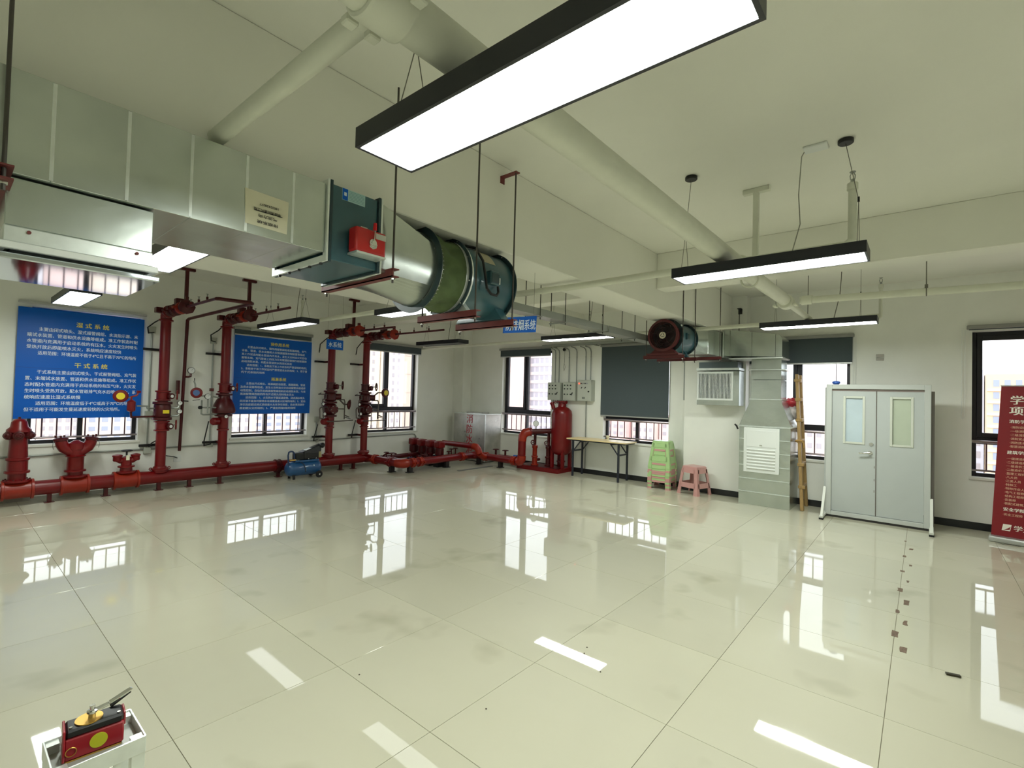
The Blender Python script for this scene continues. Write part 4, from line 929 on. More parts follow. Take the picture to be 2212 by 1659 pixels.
# riser two: dry valve with bell body
X2 = 3.07
t = riser_base('second red riser with bell-shaped valve beside smaller board', X2, 2, 6.57, 2.68)
butterfly(t, X2, 1.56, 1)
flange(t, (X2, 8.77, 1.455), (0, 0, 1), .12, REDD, .016)
MB().lathe([(.095, 0), (.165, .012), (.172, .06), (.150, .14), (.115, .22), (.09, .25), (.085, .30)], (X2, 8.77, 1.14), (0, 0, 1), 28).build('bell_body', REDD, t, sharp=50)
flange(t, (X2, 8.77, 1.115), (0, 0, 1), .13, REDD, .018); flange(t, (X2, 8.77, .88), (0, 0, 1), .09, RED, .014); MB().cyl((X2, 8.77, .9), (X2, 8.77, 1.09), .078, n=20).build('valve_body', RED, t)
MB().lathe([(.05, 0), (.062, .01), (.062, .09), (.045, .11)], (X2 - .10, 8.72, 1.02), (-1, -.5, 0), 16).build('signal_actuator', RED, t)
gauge(t, (X2 - .295, 8.62, 1.42), .045); gauge(t, (X2 - .02, 8.62, 1.10), .028)
for pts in ([(X2 - .12, 8.72, 1.13), (X2 - .33, 8.66, 1.13), (X2 - .36, 8.65, 1.145), (X2 - .36, 8.65, 1.36)], [(X2 - .27, 8.66, 1.15), (X2 - .27, 8.66, 1.38)], [(X2 - .14, 8.70, 1.24), (X2 - .37, 8.64, 1.245)], [(X2 - .10, 8.70, 1.40), (X2 - .20, 8.66, 1.42), (X2 - .44, 8.60, 1.43), (X2 - .47, 8.60, 1.48)], [(X2 - .47, 8.58, 1.48), (X2 - .48, 8.58, 1.60), (X2 - .50, 8.58, 1.66)]):
    MB().tube(pts, .012, 8).build('trim_pipe', CONDUIT, t)
MB().cyl((X2 - .40, 8.62, 1.245), (X2 - .37, 8.64, 1.245), .026, n=12).build('valve_knob', BLK, t); MB().box(X2 - .25, X2 - .20, 8.64, 8.69, 1.50, 1.55).build('pressure_switch', REDD, t)
MB().bar((X2 - .50, 8.60, 1.355), (X2 - .40, 8.62, 1.37), .012, .008).build('ball_valve_lever', BLK, t); MB().bar((X2 - .49, 8.58, 1.62), (X2 - .495, 8.58, 1.70), .012, .008).build('ball_valve_lever', BLK, t)
gong(t, (X2 - .46, 8.57, 1.475), (-.45, -1, 0), .082, mat('blue_badge', (70, 100, 150), .4))
tbracket('dark red ceiling T-bracket over second riser', X2 + .12)
# risers three and four: deluge valves with trim
def deluge(label, x, dz, tip, gongx, gmid, zh):
    t = riser_base(label, x, 3, tip, zh)
    for q in (-1, 1): flange(t, (x, 8.77, 1.66 + dz + q * .06), (0, 0, 1), .092, REDD, .012)
    MB().cyl((x, 8.77, 1.60 + dz), (x, 8.77, 1.72 + dz), .08, n=20).build('valve_body', REDD, t)
    MB().lathe([(.045, 0), (.05, .01), (.05, .05), (.03, .06)], (x + .06, 8.70, 1.65 + dz), (.6, -1, 0), 16).build('gear_box', REDD, t); handwheel(t, (x + .20, 8.68, 1.68 + dz), (1, -.4, 0), .066, REDD, .13)
    flange(t, (x, 8.77, 1.555 + dz), (0, 0, 1), .125, REDD, .018)
    MB().lathe([(.09, 0), (.115, .02), (.12, .10), (.10, .15), (.09, .17)], (x, 8.77, 1.37 + dz), (0, 0, 1), 24).build('check_valve', REDD, t)
    MB().cyl((x + .05, 8.74, 1.46 + dz), (x + .17, 8.66, 1.46 + dz), .058, n=16).build('check_bonnet', REDD, t, bevel=.008)
    flange(t, (x, 8.77, 1.345 + dz), (0, 0, 1), .13, REDD, .018)
    MB().lathe([(.09, 0), (.13, .04), (.14, .11), (.12, .18), (.09, .21)], (x, 8.77, 1.11 + dz), (0, 0, 1), 26).build('diaphragm_chamber', REDD, t, sharp=50)
    MB().cyl((x, 8.66, 1.21 + dz), (x, 8.60, 1.21 + dz), .085, n=20).build('chamber_cover', REDD, t, bevel=.008)
    for k in range(6):
        a = math.pi / 3 * k; MB().cyl((x + .07 * math.cos(a), 8.60, 1.21 + dz + .07 * math.sin(a)), (x + .07 * math.cos(a), 8.588, 1.21 + dz + .07 * math.sin(a)), .008, n=6).build('cover_bolt', CONDUIT, t)
    flange(t, (x, 8.77, 1.085 + dz), (0, 0, 1), .13, REDD, .018); flange(t, (x, 8.77, .86 + dz), (0, 0, 1), .09, RED, .014); MB().cyl((x, 8.77, .9 + dz), (x, 8.77, 1.06 + dz), .085, n=20).build('valve_body', RED, t)
    MB().lathe([(.05, 0), (.065, .01), (.065, .09), (.05, .12)], (x - .09, 8.72, .98 + dz), (-1, -.5, 0), 16).build('signal_actuator', RED, t)
    L = [[(x - .08, 8.72, 1.50 + dz), (x - .30, 8.66, 1.50 + dz)], [(x - .14, 8.68, 1.50 + dz), (x - .15, 8.66, 1.42 + dz), (x - .22, 8.64, 1.40 + dz), (x - .23, 8.64, 1.24 + dz)], [(x - .10, 8.68, 1.255 + dz), (x - .26, 8.64, 1.25 + dz), (x - .28, 8.64, 1.22 + dz), (x - .27, 8.64, 1.05 + dz), (x - .10, 8.68, 1.02 + dz)], [(x - .20, 8.64, 1.25 + dz), (x - .20, 8.64, 1.05 + dz)],
         [(x + .10, 8.70, 1.40 + dz), (x + .22, 8.64, 1.40 + dz), (x + .235, 8.64, 1.36 + dz), (x + .235, 8.64, 1.02 + dz)], [(x + .10, 8.68, 1.22 + dz), (x + .235, 8.64, 1.22 + dz)], [(x - .18, 8.64, .985 + dz), (x + .10, 8.62, .985 + dz), (x + .40, 8.60, 1.0 + dz)], [(x + .235, 8.64, 1.10 + dz), (x + .33, 8.62, 1.06 + dz)]]
    for pts in L: MB().tube(pts, .011, 8).build('trim_pipe', mat('dark_trim_pipe', (92, 84, 80), .45, metal=.4), t)
    gauge(t, (x - .20, 8.62, 1.13 + dz), .03); gauge(t, (x - .235, 8.62, 1.32 + dz), .026)
    MB().bar((x - .30, 8.64, 1.50 + dz), (x - .27, 8.62, 1.53 + dz), .014, .01).build('ball_valve_lever', BLK, t); MB().bar((x + .22, 8.60, 1.06 + dz), (x + .33, 8.58, 1.03 + dz), .016, .012).build('ball_valve_lever', BLK, t)
    gx, gz, face = gongx
    MB().tube([(x + .10, 8.70, 1.45 + dz), (x + .22, 8.64, gz), (gx, 8.60, gz)], .014, 8).build('gong_pipe', mat('dark_trim_pipe', (92, 84, 80), .45, metal=.4), t)
    gong(t, (gx, 8.58, gz), face, .098, gmid, REDD)
    return t
t = deluge('third red riser with deluge valve behind the small 水系统 sign', 4.945, -.01, 6.78, (5.23, 1.30, (.8, -.6, -.1)), REDD, 2.665)
tbracket('dark red ceiling T-bracket over third riser', 5.07)
t = deluge('fourth red riser with deluge valve in front of the window', 5.715, -.02, 6.42, (6.06, 1.545, (.1, -1, 0)), YELP, 2.685)
# small hanging sign
t = thing('hanging_sign', 'small blue hanging sign reading 水系统 before third riser', 'sign', (4.42, 7.6, 2.25), 'small blue hanging signs')
sxa, sxb, sy = 4.185, 4.49, 7.6
MB().box(sxa, sxb, sy, sy + .006, 2.258, 2.425).build('panel', BLUE, t); text('lettering', '水系统', .095, WHT, t, ((sxa + sxb) / 2, sy - .0005, 2.305), (1, 0, 0), (0, 0, 1), width=.24, align='C', bold=.01)
for x in (sxa + .02, sxb - .02): MB().tube([(x, sy + .003, 2.42), (x, sy + .003, 3.3)], .0015, 4).build('hanging_wire', WIRE, t)

# ------------------------------------------------------------------ floor manifold with four motor pumps
t = thing('pipe_manifold', 'low red pipe manifold on the floor with dark pumps between', 'pipe manifold', (6.9, 7.9, .06))
z = .19; r = .075
MB().tube([(5.70, PY, PZ), (5.79, PY - .01, z), (5.83, 8.66, z), (5.83, 7.83, z), (5.85, 7.72, z), (5.90, 7.665, z), (6.02, 7.66, z), (7.80, 7.76, z), (7.92, 7.74, z), (7.95, 7.62, z), (7.90, 6.42, z)], r, 18).build('loop_pipe', RED, t, sharp=60)
MB().tube([(6.05, 8.62, .20), (6.05, 7.95, .20)], .045, 12).build('inner_pipe', REDD, t); MB().tube([(5.83, 8.55, .19), (7.55, 8.62, .21)], .05, 14).build('rear_pipe', REDD, t); MB().tube([(6.2, 7.92, .16), (7.75, 7.98, .16)], .04, 12).build('inner_pipe', REDD, t)
coupling(t, (5.83, 8.50, z), (0, 1, 0), r, REDO, .05); coupling(t, (5.83, 7.98, z), (0, 1, 0), r, RED, .045)
for c, ax in (((6.10, 7.665, z), (1, .05, 0)), ((6.30, 7.675, z), (1, .05, 0)), ((7.52, 7.745, z), (1, .05, 0)), ((7.945, 7.42, z), (0, 1, 0)), ((7.90, 6.55, z), (0, 1, 0))): coupling(t, c, ax, r, REDO, .05)
MB().tube([(5.835, 7.80, z), (5.85, 7.72, z), (5.90, 7.667, z), (5.98, 7.66, z)], r + .012, 18).build('elbow_fitting', REDO, t, sharp=60)
MB().tube([(7.60, 8.45, .43), (7.62, 7.50, .43), (7.64, 7.42, .42), (7.66, 7.38, .37), (7.68, 7.36, .28)], .06, 16).build('bridge_pipe', RED, t, sharp=60)
MB().tube([(7.62, 7.50, .43), (7.64, 7.42, .42), (7.66, 7.38, .37), (7.68, 7.36, .28)], .072, 16).build('elbow_fitting', REDO, t, sharp=60); MB().tube([(7.68, 7.36, .28), (7.80, 7.36, .20), (7.92, 7.36, .19)], .06, 14).build('bridge_pipe', REDO, t)
for x, y in ((5.83, 7.95), (6.05, 7.665), (7.05, 7.71), (7.92, 7.60), (7.92, 6.95), (6.5, 8.57), (7.3, 8.6)):
    MB().box(x - .045, x + .045, y - .035, y + .035, .012, z - r + .012).build('floor_block', mat('black_block', (28, 22, 22), .6), t); MB().box(x - .07, x + .07, y - .05, y + .05, 0, .012).build('block_foot', BLK, t)
for x, y in ((5.98, 8.35), (5.96, 8.15), (7.45, 8.0), (7.62, 8.05)):
    MB().cyl((x, y, .20), (x, y, .33), .014, n=8).build('valve_stem', REDD, t); MB().torus((x, y, .335), (0, 0, 1), .05, .008, 18, 6).build('handwheel', REDD, t); MB().cyl((x - .045, y, .335), (x + .045, y, .335), .006, n=6).build('wheel_bar', REDD, t)
MB().tube([(5.99, 8.52, .22), (6.01, 8.40, .30), (6.05, 8.20, .33), (6.05, 8.12, .32)], .016, 8).build('hose_pipe', REDD, t)
for k, (x, y) in enumerate(((6.40, 8.10), (6.75, 7.90), (7.05, 8.05), (6.55, 7.85), (7.3, 7.92))):
    MB().lathe([(.03, 0), (.06, .01), (.06, .10), (.03, .12)], (x - .06, y, .17), (1, .2, .1), 14).build('coupling_body', BLK if k % 2 else mat('blue_black_valve', (34, 40, 66), .4), t); MB().cyl((x, y, .17), (x, y, .30), .012, n=8).build('valve_stem', REDD, t); MB().box(x - .06, x + .06, y - .012, y + .012, .29, .305).build('valve_lever', REDD, t)
for k, y in enumerate((8.76, 8.47, 8.18, 7.89)):
    m = thing('motor_pump', ['rearmost', 'second from rear', 'third from rear', 'nearest'][k] + ' of the four red square motors on the manifold', 'pump', (7.0, y, .10), 'red motors on the manifold')
    x = 7.0
    MB().box(x - .09, x + .09, y - .09, y + .09, .395, .548).build('motor_cap', RED, m, bevel=.03)
    MB().lathe([(.075, 0), (.085, .01), (.085, .15), (.075, .16)], (x, y, .24), (0, 0, 1), 20).build('motor_body', REDD, m)
    for q in range(8):
        a = math.pi / 4 * q; MB().bar((x + .085 * math.cos(a), y + .085 * math.sin(a), .25), (x + .085 * math.cos(a), y + .085 * math.sin(a), .39), .012, .018, up=(math.cos(a), math.sin(a), 0)).build('cooling_fin', REDD, m)
    MB().cyl((x, y, .10), (x, y, .25), .065, n=18).build('pump_body', REDD, m); MB().cyl((x - .13, y, .17), (x + .13, y, .17), .04, n=14).build('pump_port', REDD, m); MB().box(x - .10, x + .10, y - .07, y + .07, .0, .10).build('base_plate', BLK, m)
tag(MB().box(6.9, 7.9, 7.15, 7.22, .0, .012).build('cable_duct', mat('grey_floor_strip', (96, 96, 92), .6)), 'flat grey cable strip on the floor before the manifold', 'cable')

# ------------------------------------------------------------------ steel water tank
t = thing('water_tank', 'square steel tank lettered 消防水池 in the far corner', 'water tank', (8.42, 8.17, 0))
MB().box(8.155, 8.69, 7.65, 8.695, .02, 1.10).build('tank_body', GALVD, t, bevel=.008)
MB().box(8.145, 8.69, 7.64, 8.695, 1.10, 1.115).build('tank_rim', GALVB, t); MB().box(8.28, 8.55, 7.9, 8.4, 1.115, 1.14).build('hatch', GALVD, t, bevel=.004)
MB().box(8.148, 8.156, 7.642, 7.66, .02, 1.10).build('corner_trim', GALVB, t); MB().box(8.18, 8.69, 7.68, 8.69, 0, .02).build('tank_base', BLK, t)
for k, ch in enumerate('消防水池'): text('lettering', ch, .22, REDINK, t, (8.154, 8.155, .90 - k * .235), (0, -1, 0), (0, 0, 1), align='C', bold=.015)

# ------------------------------------------------------------------ pressure set with red tank
t = thing('pressure_skid', 'red steel skid with two small pumps left of the red tank', 'pump set', (8.3, 6.2, 0))
mb = MB(); mb.box(8.16, 8.24, 5.62, 6.70, 0, .085); mb.box(8.60, 8.68, 5.62, 6.70, 0, .085); mb.box(8.24, 8.60, 5.62, 5.70, 0, .085); mb.box(8.24, 8.60, 6.62, 6.70, 0, .085); mb.box(8.24, 8.60, 6.1, 6.18, 0, .085)
mb.build('skid_frame', RED, t, bevel=.004); MB().box(8.2, 8.64, 5.66, 6.66, .075, .09).build('deck', REDD, t)
MB().tube([(7.90, 6.45, .19), (7.90, 6.40, .20), (7.90, 6.36, .25), (7.90, 6.355, .32)], .09, 18).build('elbow', REDO, t, sharp=60); MB().cyl((7.90, 6.355, .32), (7.90, 6.355, .64), .082, n=22).build('stand_pipe', RED, t)
MB().tube([(7.90, 6.355, .62), (7.91, 6.35, .72), (7.95, 6.32, .79), (8.03, 6.26, .82)], .088, 20).build('elbow', REDO, t, sharp=60)
MB().cyl((8.03, 6.26, .82), (8.46, 5.90, .84), .055, n=18).build('header', REDD, t); MB().lathe([(.07, 0), (.095, .005), (.095, .035), (.07, .04)], (8.03, 6.26, .82), (.77, -.64, 0), 20).build('flange', RED, t)
MB().cyl((8.13, 6.175, .87), (8.13, 6.175, .93), .012, n=8).build('gauge_stem', CONDUIT, t); gauge(t, (8.125, 6.175, .99), .062, (-.75, -.65, 0), CONDUIT)
for k, (x, y) in enumerate(((8.30, 6.32), (8.42, 6.05))):
    MB().lathe([(.06, 0), (.08, .005), (.08, .03), (.055, .035), (.055, .16), (.07, .17), (.07, .2), (.05, .21), (.05, .36), (.062, .37), (.062, .42), (.03, .44)], (x, y, .09), (0, 0, 1), 18).build('pump_body', REDO if k == 0 else REDD, t, sharp=50)
    MB().cyl((x, y, .53), (x, y, .80), .03, n=12).build('discharge_pipe', REDD, t); handwheel(t, (x - .11, y - .03, .58), (-1, -.2, 0), .04, REDD, .1)
    MB().cyl((x, y, .20), (x + .16, y, .20), .032, n=12).build('suction_pipe', REDD, t)
for k, (y, m) in enumerate(((6.80, BLUE), (6.60, mat('navy_valve', (26, 34, 70), .4)))): MB().lathe([(.03, 0), (.05, .01), (.05, .09), (.03, .10)], (8.18, y, .22), (0, -1, 0), 14).build('isolation_valve', m, t)
MB().cyl((8.15, 6.55, .20), (8.15, 7.2, .20), .045, n=14).build('suction_pipe', RED, t)
for y in (7.02, 7.3):
    MB().cyl((8.15, y, .20), (8.15, y, .34), .022, n=10).build('valve_stem', REDD, t); MB().torus((8.15, y, .345), (0, 0, 1), .065, .010, 20, 6).build('handwheel', REDD, t); MB().cyl((8.15, y - .06, .345), (8.15, y + .06, .345), .007, n=6).build('wheel_bar', REDD, t)
t = thing('pressure_tank', 'tall red cylindrical pressure tank on three legs before control boxes', 'pressure tank', (8.46, 5.76, .085))
c = (8.46, 5.755)
MB().lathe([(.02, .34), (.12, .36), (.19, .40), (.215, .47), (.215, 1.20), (.20, 1.27), (.15, 1.325), (.09, 1.35), (.085, 1.36), (.085, 1.44)], (c[0], c[1], .0), (0, 0, 1), 36).build('tank_shell', RED, t, sharp=60)
MB().lathe([(.06, 0), (.115, .004), (.115, .028), (.05, .03)], (c[0], c[1], 1.44), (0, 0, 1), 24).build('top_flange', RED, t)
for k in range(8):
    a = math.pi / 4 * k; MB().cyl((c[0] + .1 * math.cos(a), c[1] + .1 * math.sin(a), 1.42), (c[0] + .1 * math.cos(a), c[1] + .1 * math.sin(a), 1.485), .008, n=6).build('flange_bolt', REDD, t)
for s in (-1, 1): MB().torus((c[0] - .05, c[1] + s * .135, 1.445), (1, 0, 0), .022, .008, 14, 6).build('lifting_eye', RED, t)
MB().cyl((c[0] - .10, c[1] + .14, 1.30), (c[0] - .11, c[1] + .17, 1.40), .038, n=16).build('nozzle', RED, t); MB().cyl((c[0] - .11, c[1] + .172, 1.403), (c[0] - .114, c[1] + .185, 1.44), .048, n=16).build('nozzle_cap', RED, t)
for k in range(4):
    a = math.pi / 4 + math.pi / 2 * k; x, y = c[0] + .185 * math.cos(a), c[1] + .185 * math.sin(a); MB().box(x - .028, x + .028, y - .028, y + .028, .085, .48).build('leg', RED, t)
MB().cyl((c[0], c[1], .16), (c[0], c[1], .36), .05, n=16).build('drain_pipe', REDD, t); MB().lathe([(.06, 0), (.09, .004), (.09, .03), (.06, .034)], (c[0], c[1], .20), (0, 0, 1), 18).build('drain_flange', REDD, t)

# ------------------------------------------------------------------ air compressor
t = thing('air_compressor', 'blue tank air compressor with black motor before the header pipe', 'air compressor', (4.27, 8.42, 0))
cy = 8.42; x0, x1 = 3.965, 4.585
MB().lathe([(.02, 0), (.08, .008), (.115, .035), (.128, .08), (.128, x1 - x0 - .08), (.115, x1 - x0 - .035), (.08, x1 - x0 - .008), (.02, x1 - x0)], (x0, cy, .175), (1, 0, 0), 28).build('air_tank', BLUET, t, sharp=60)
MB().box(4.10, 4.52, cy - .09, cy + .09, .295, .325).build('mounting_plate', BLUET, t)
MB().box(4.10, 4.28, cy - .075, cy + .075, .325, .455).build('motor_shroud', BLK, t, bevel=.02); MB().box(4.24, 4.52, cy - .095, cy + .095, .33, .47).build('motor_shroud', BLK, t, bevel=.025)
sh = MB().hexa([(4.20, cy - .09, .46), (4.56, cy - .09, .46), (4.56, cy + .09, .46), (4.20, cy + .09, .46)], [(4.24, cy - .07, .475), (4.58, cy - .06, .59), (4.58, cy + .06, .59), (4.24, cy + .07, .475)]).build('motor_cowl', BLK, t, bevel=.015)
MB().hexa([(4.28, cy - .0735, .4905), (4.38, cy - .0712, .5235), (4.38, cy + .03, .5255), (4.28, cy + .03, .4925)], [(4.28, cy - .0735, .4915), (4.38, cy - .0712, .5245), (4.38, cy + .03, .5265), (4.28, cy + .03, .4935)]).build('cowl_label', WHITEPL, t)
MB().lathe([(.03, 0), (.045, .01), (.05, .05), (.03, .07)], (4.575, cy - .03, .565), (.3, -1, .0), 16).build('air_filter', BLK, t); MB().tube([(4.58, cy - .02, .53), (4.575, cy - .03, .48), (4.56, cy - .04, .45)], .013, 8).build('intake_pipe', BLK, t)
MB().box(4.52, 4.575, cy - .075, cy + .03, .345, .455).build('cylinder_head', mat('buff_casting', (170, 158, 112), .5, metal=.3), t, bevel=.012)
MB().tube([(3.985, cy - .05, .25), (3.975, cy - .05, .42), (3.985, cy - .05, .475), (4.015, cy - .05, .49), (4.05, cy - .05, .485), (4.075, cy - .05, .46), (4.085, cy - .05, .40), (4.10, cy - .05, .28), (4.13, cy - .06, .255), (4.17, cy - .06, .26)], .014, 10).build('carry_handle', mat('dark_blue_handle', (34, 54, 90), .4), t)
MB().cyl((4.0, cy - .06, .335), (4.10, cy - .06, .335), .014, n=10).build('outlet_valve', GOLD, t); MB().box(4.10, 4.17, cy - .07, cy - .05, .33, .345).build('outlet_valve', CHROME, t)
MB().tube([(4.17, cy - .11, .30), (4.22, cy - .125, .26), (4.245, cy - .132, .20), (4.26, cy - .12, .12)], .007, 6).build('power_cord', BLK, t)
for x in (4.32, 4.46): MB().cyl((x, cy - .098, .345), (x, cy - .10, .345), .009, n=8).build('bolt', CHROME, t)
MB().cyl((4.07, cy - .09, .0), (4.07, cy - .08, .08), .022, n=12).build('foot', RUBBER, t); MB().cyl((4.07, cy + .09, .0), (4.07, cy + .08, .08), .022, n=12).build('foot', RUBBER, t)
for s in (-1, 1):
    w = MB().cyl((4.50, cy + s * .13, .062), (4.50, cy + s * .165, .062), .062, n=24).build('wheel', RUBBER, t, bevel=.01); MB().cyl((4.50, cy + s * .164, .062), (4.50, cy + s * .170, .062), .014, n=12).build('hub', CHROME, w)
MB().prism([(4.40, cy - .1235, .215), (4.425, cy - .1235, .212), (4.42, cy - .118, .235), (4.405, cy - .118, .24)], (0, -.002, 0)).build('tank_mark', mat('pale_mark', (170, 190, 200), .5), t)

# ------------------------------------------------------------------ folding table and cup
t = thing('folding_table', 'narrow folding table with wood-look top and dark steel legs', 'table', (8.40, 4.80, 0))
MB().box(8.175, 8.62, 4.14, 5.44, .722, .747).build('table_top', WOODL, t, bevel=.004); MB().box(8.20, 8.60, 4.17, 5.41, .700, .722).build('apron', mat('dark_steel_leg', (34, 38, 48), .4), t)
LEG = MATS['dark_steel_leg']
for y, s in ((4.31, 1), (5.31, -1)):
    for x in (8.225, 8.575): MB().box(x - .016, x + .016, y - .016, y + .016, 0, .70).build('leg', LEG, t); MB().bar((x, y + s * .01, .50), (x, y + s * .17, .70), .018, .018).build('brace', LEG, t)
    MB().box(8.24, 8.56, y - .012, y + .012, .485, .515).build('cross_bar', LEG, t); MB().box(8.24, 8.56, y + s * .17 - .01, y + s * .17 + .01, .675, .70).build('brace_bar', LEG, t)
t = thing('paper_cup', 'small paper cup standing on the folding table', 'cup', (8.45, 4.665, .747))
MB().lathe([(.026, 0), (.036, .085), (.038, .088), (.035, .088), (.025, .004)], (8.45, 4.665, .747), (0, 0, 1), 20, caps=False).build('cup_wall', CREAMP, t); MB().cyl((8.45, 4.665, .748), (8.45, 4.665, .752), .026, n=20).build('cup_base', CREAMP, t)
MB().box(8.4155, 8.4165, 4.655, 4.675, .775, .80).build('cup_print', mat('brown_print', (150, 120, 80), .5), t)

# ------------------------------------------------------------------ plastic stools
def stool_proto(m, label, group, loc):
    t = thing('plastic_stool', label, 'stool', loc, group); H = .465; A, B = .145, .205   # half width top / foot
    ox, oy, oz = loc
    def q(u, v, z):   # point on the tapered body: u,v in -1..1
        k = A + (B - A) * (1 - z / H); return (ox + u * k, oy + v * k, oz + z)
    n = 6; P = []
    def rr(h, z, rad):
        out = []
        for cx, cy_, a0 in ((1, 1, 0), (-1, 1, 90), (-1, -1, 180), (1, -1, 270)):
            for k in range(4):
                a = math.radians(a0 + 30 * k); out.append((ox + cx * (h - rad) + rad * math.cos(a), oy + cy_ * (h - rad) + rad * math.sin(a), oz + z))
        return out
    mb = MB(); L = [rr(A - .014, H, .03), rr(A, H - .012, .035), rr(A + .004, H - .05, .035)]
    for a, b in zip(L[:-1], L[1:]): mb.loft(b, a, caps=False)
    k0 = len(mb.v); mb.add(L[0], [tuple(range(16))]); mb.add(L[2], [tuple(range(15, -1, -1))]); mb.build('seat', m, t, sharp=60)
    for su in (-1, 1):
        for sv in (-1, 1):
            mb = MB(); w = .40
            def col(z, w): return [q(su, sv * (1 - w), z), q(su, sv * .84, z), q(su * .955, sv * .955, z), q(su * .84, sv, z), q(su * (1 - w), sv, z)]
            def inn(p):
                d = V(ox, oy, p[2]) - V(p); return V(p) + d.normalized() * .012
            zs = [0, .02, .24, .42]; ws = [.40, .36, .32, .40]
            prev = None
            for z, w in zip(zs, ws):
                o3 = col(z, w); ring_ = o3 + [inn(p_) for p_ in reversed(o3)]
                if prev: mb.loft(prev, ring_, caps=False)
                prev = ring_
            first = col(0, .40); r0 = first + [inn(p_) for p_ in reversed(first)]; mb.add(r0, [(i, i + 1, 8 - i, 9 - i) for i in range(4)])
            mb.build('leg', m, t, sharp=40)
    for ax in (0, 1):
        for s in (-1, 1):
            for za, zb, sh in ((.355, .42, 1), (.115, .195, 1)):
                def e(u, z): return q(u, s, z) if ax == 0 else q(s, u, z)
                w = .80; pts = [e(-w, za), e(w, za), e(w, zb), e(-w, zb)]
                cc = V(ox, oy, oz); ins = [V(p) + (V(ox, oy, p[2]) - V((p[0] if ax == 1 else ox, p[1] if ax == 0 else oy, p[2]))).normalized() * .008 for p in pts]
                mb = MB().loft(pts, ins); mb.build('apron' if za > .3 else 'stretcher', m, t)
    return t
gp = stool_proto(GREEN, 'pale green plastic stool, topmost of the stack', 'stacked plastic stools', (0, 0, 0))
pk = stool_proto(PINK, 'pink plastic stool standing alone beside the stack', 'stacked plastic stools', (0, 0, 0))
pk.location = (8.28, 2.925, 0); pk.rotation_euler = (0, 0, math.radians(-16)); pk['group'] = 'loose stool'
del pk['group']
order = 'pgpgppggppgg'
ords = ['lowest', 'second', 'third', 'fourth', 'fifth', 'sixth', 'seventh', 'eighth', 'ninth', 'tenth', 'eleventh', 'topmost']
for k, c in enumerate(order):
    loc = (8.385 + random.uniform(-.004, .004), 3.53 + random.uniform(-.004, .004), k * .0335)
    if k == 11: gp.location = loc; gp.rotation_euler = (0, 0, math.radians(3))
    else: dup(gp if c == 'g' else pk, loc, '%s plastic stool, %s from the floor in the stack' % ('pale green' if c == 'g' else 'pink', ords[k]), 'stacked plastic stools', math.radians(3))

# ------------------------------------------------------------------ wooden ladder and bag by the standing duct
t = thing('wooden_ladder', 'narrow yellowed wooden ladder leaning on the window right of duct', 'ladder', (8.45, 1.36, 0))
A0, A1 = V(8.20, 1.33, 0), V(8.46, 1.465, 2.0); B0, B1 = V(8.62, 1.345, 0), V(8.68, 1.46, 2.0)
MB().bar(A0, A1, .075, .045, up=(0, 1, 0)).build('stile', LADW, t, bevel=.008); MB().bar(B0, B1, .05, .045, up=(0, 1, 0)).build('stile', LADW, t, bevel=.008)
for k, f in enumerate((.17, .33, .50, .655, .81, .955)):
    a = A0.lerp(A1, f); b = B0.lerp(B1, f); MB().bar(a + (a - b).normalized() * .05 + V(0, .0, 0), b, .05, .05).build('rung', LADW, t, bevel=.006)
    MB().bar(a + V(-.03, -.055, -.0), a + V(-.03, .035, .0), .035, .045).build('rung_tie', LADW, t, bevel=.006)
a = A0.lerp(A1, .50); MB().torus(a, (A1 - A0), .052, .014, 18, 7).build('rope_lashing', mat('jute', (168, 132, 74), .9), t); MB().tube([a + V(-.03, -.05, 0), a + V(-.04, -.065, -.05), a + V(-.03, -.06, -.09)], .012, 7).build('rope_end', MATS['jute'], t)
def bag(label, c, sx, sy, sz, m, seed):
    rd = random.Random(seed); bm = bmesh.new(); bmesh.ops.create_icosphere(bm, subdivisions=3, radius=1)
    for v in bm.verts:
        n = 1 + .22 * math.sin(5 * v.co.x + seed) * math.cos(4 * v.co.z + seed) + .12 * math.sin(9 * v.co.y + 3 * v.co.z) + rd.uniform(-.05, .05)
        v.co = Vector((v.co.x * sx * n, v.co.y * sy * n, max(-.75, v.co.z * n) * sz)) + V(c)
    vs = [v.co.copy() for v in bm.verts]; fs = [tuple(v.index for v in f.verts) for f in bm.faces]; bm.free()
    return tag(mk('plastic_bag', vs, fs, m, sharp=70), label, 'bag', 'bags behind the standing duct')
bag('crumpled red plastic bag behind the standing duct hood', (8.58, 1.55, 1.56), .07, .10, .075, mat('red_bag', (178, 40, 50), .35), 2)
bag('crumpled grey and white bag under the red bag', (8.56, 1.53, 1.40), .055, .10, .11, mat('grey_bag', (186, 178, 176), .4, noise=.35, nscale=14), 5)

# ------------------------------------------------------------------ double fire door display on its stand
t = thing('door_display', 'grey double fire door in a free-standing frame', 'door display', (8.13, .47, 0))
ya, yb, z0, z1 = -.085, 1.035, .03, 1.842
mb = MB(); fw = .065
mb.box(8.10, 8.20, yb - fw, yb, z0, z1); mb.box(8.10, 8.20, ya, ya + fw, z0, z1); mb.box(8.10, 8.20, ya + fw, yb - fw, z1 - fw, z1)
mb.build('door_frame', DOORF, t, bevel=.004); MB().box(8.10, 8.20, ya + fw, yb - fw, z0, .085).build('threshold', DOORF, t, bevel=.003); MB().box(8.115, 8.20, ya + .01, yb - .01, .0, .03).build('base_gap', mat('base_gap_shade', (52, 50, 50), .6), t)  # base gap is a dark block standing in for shade under the frame
MB().box(8.20, 8.25, ya - .035, ya + .03, .05, 1.76).build('rear_post', mat('grey_brown_post', (132, 126, 122), .5), t); MB().box(8.20, 8.25, yb - .03, yb + .03, .05, 1.80).build('rear_post', DOORF, t)
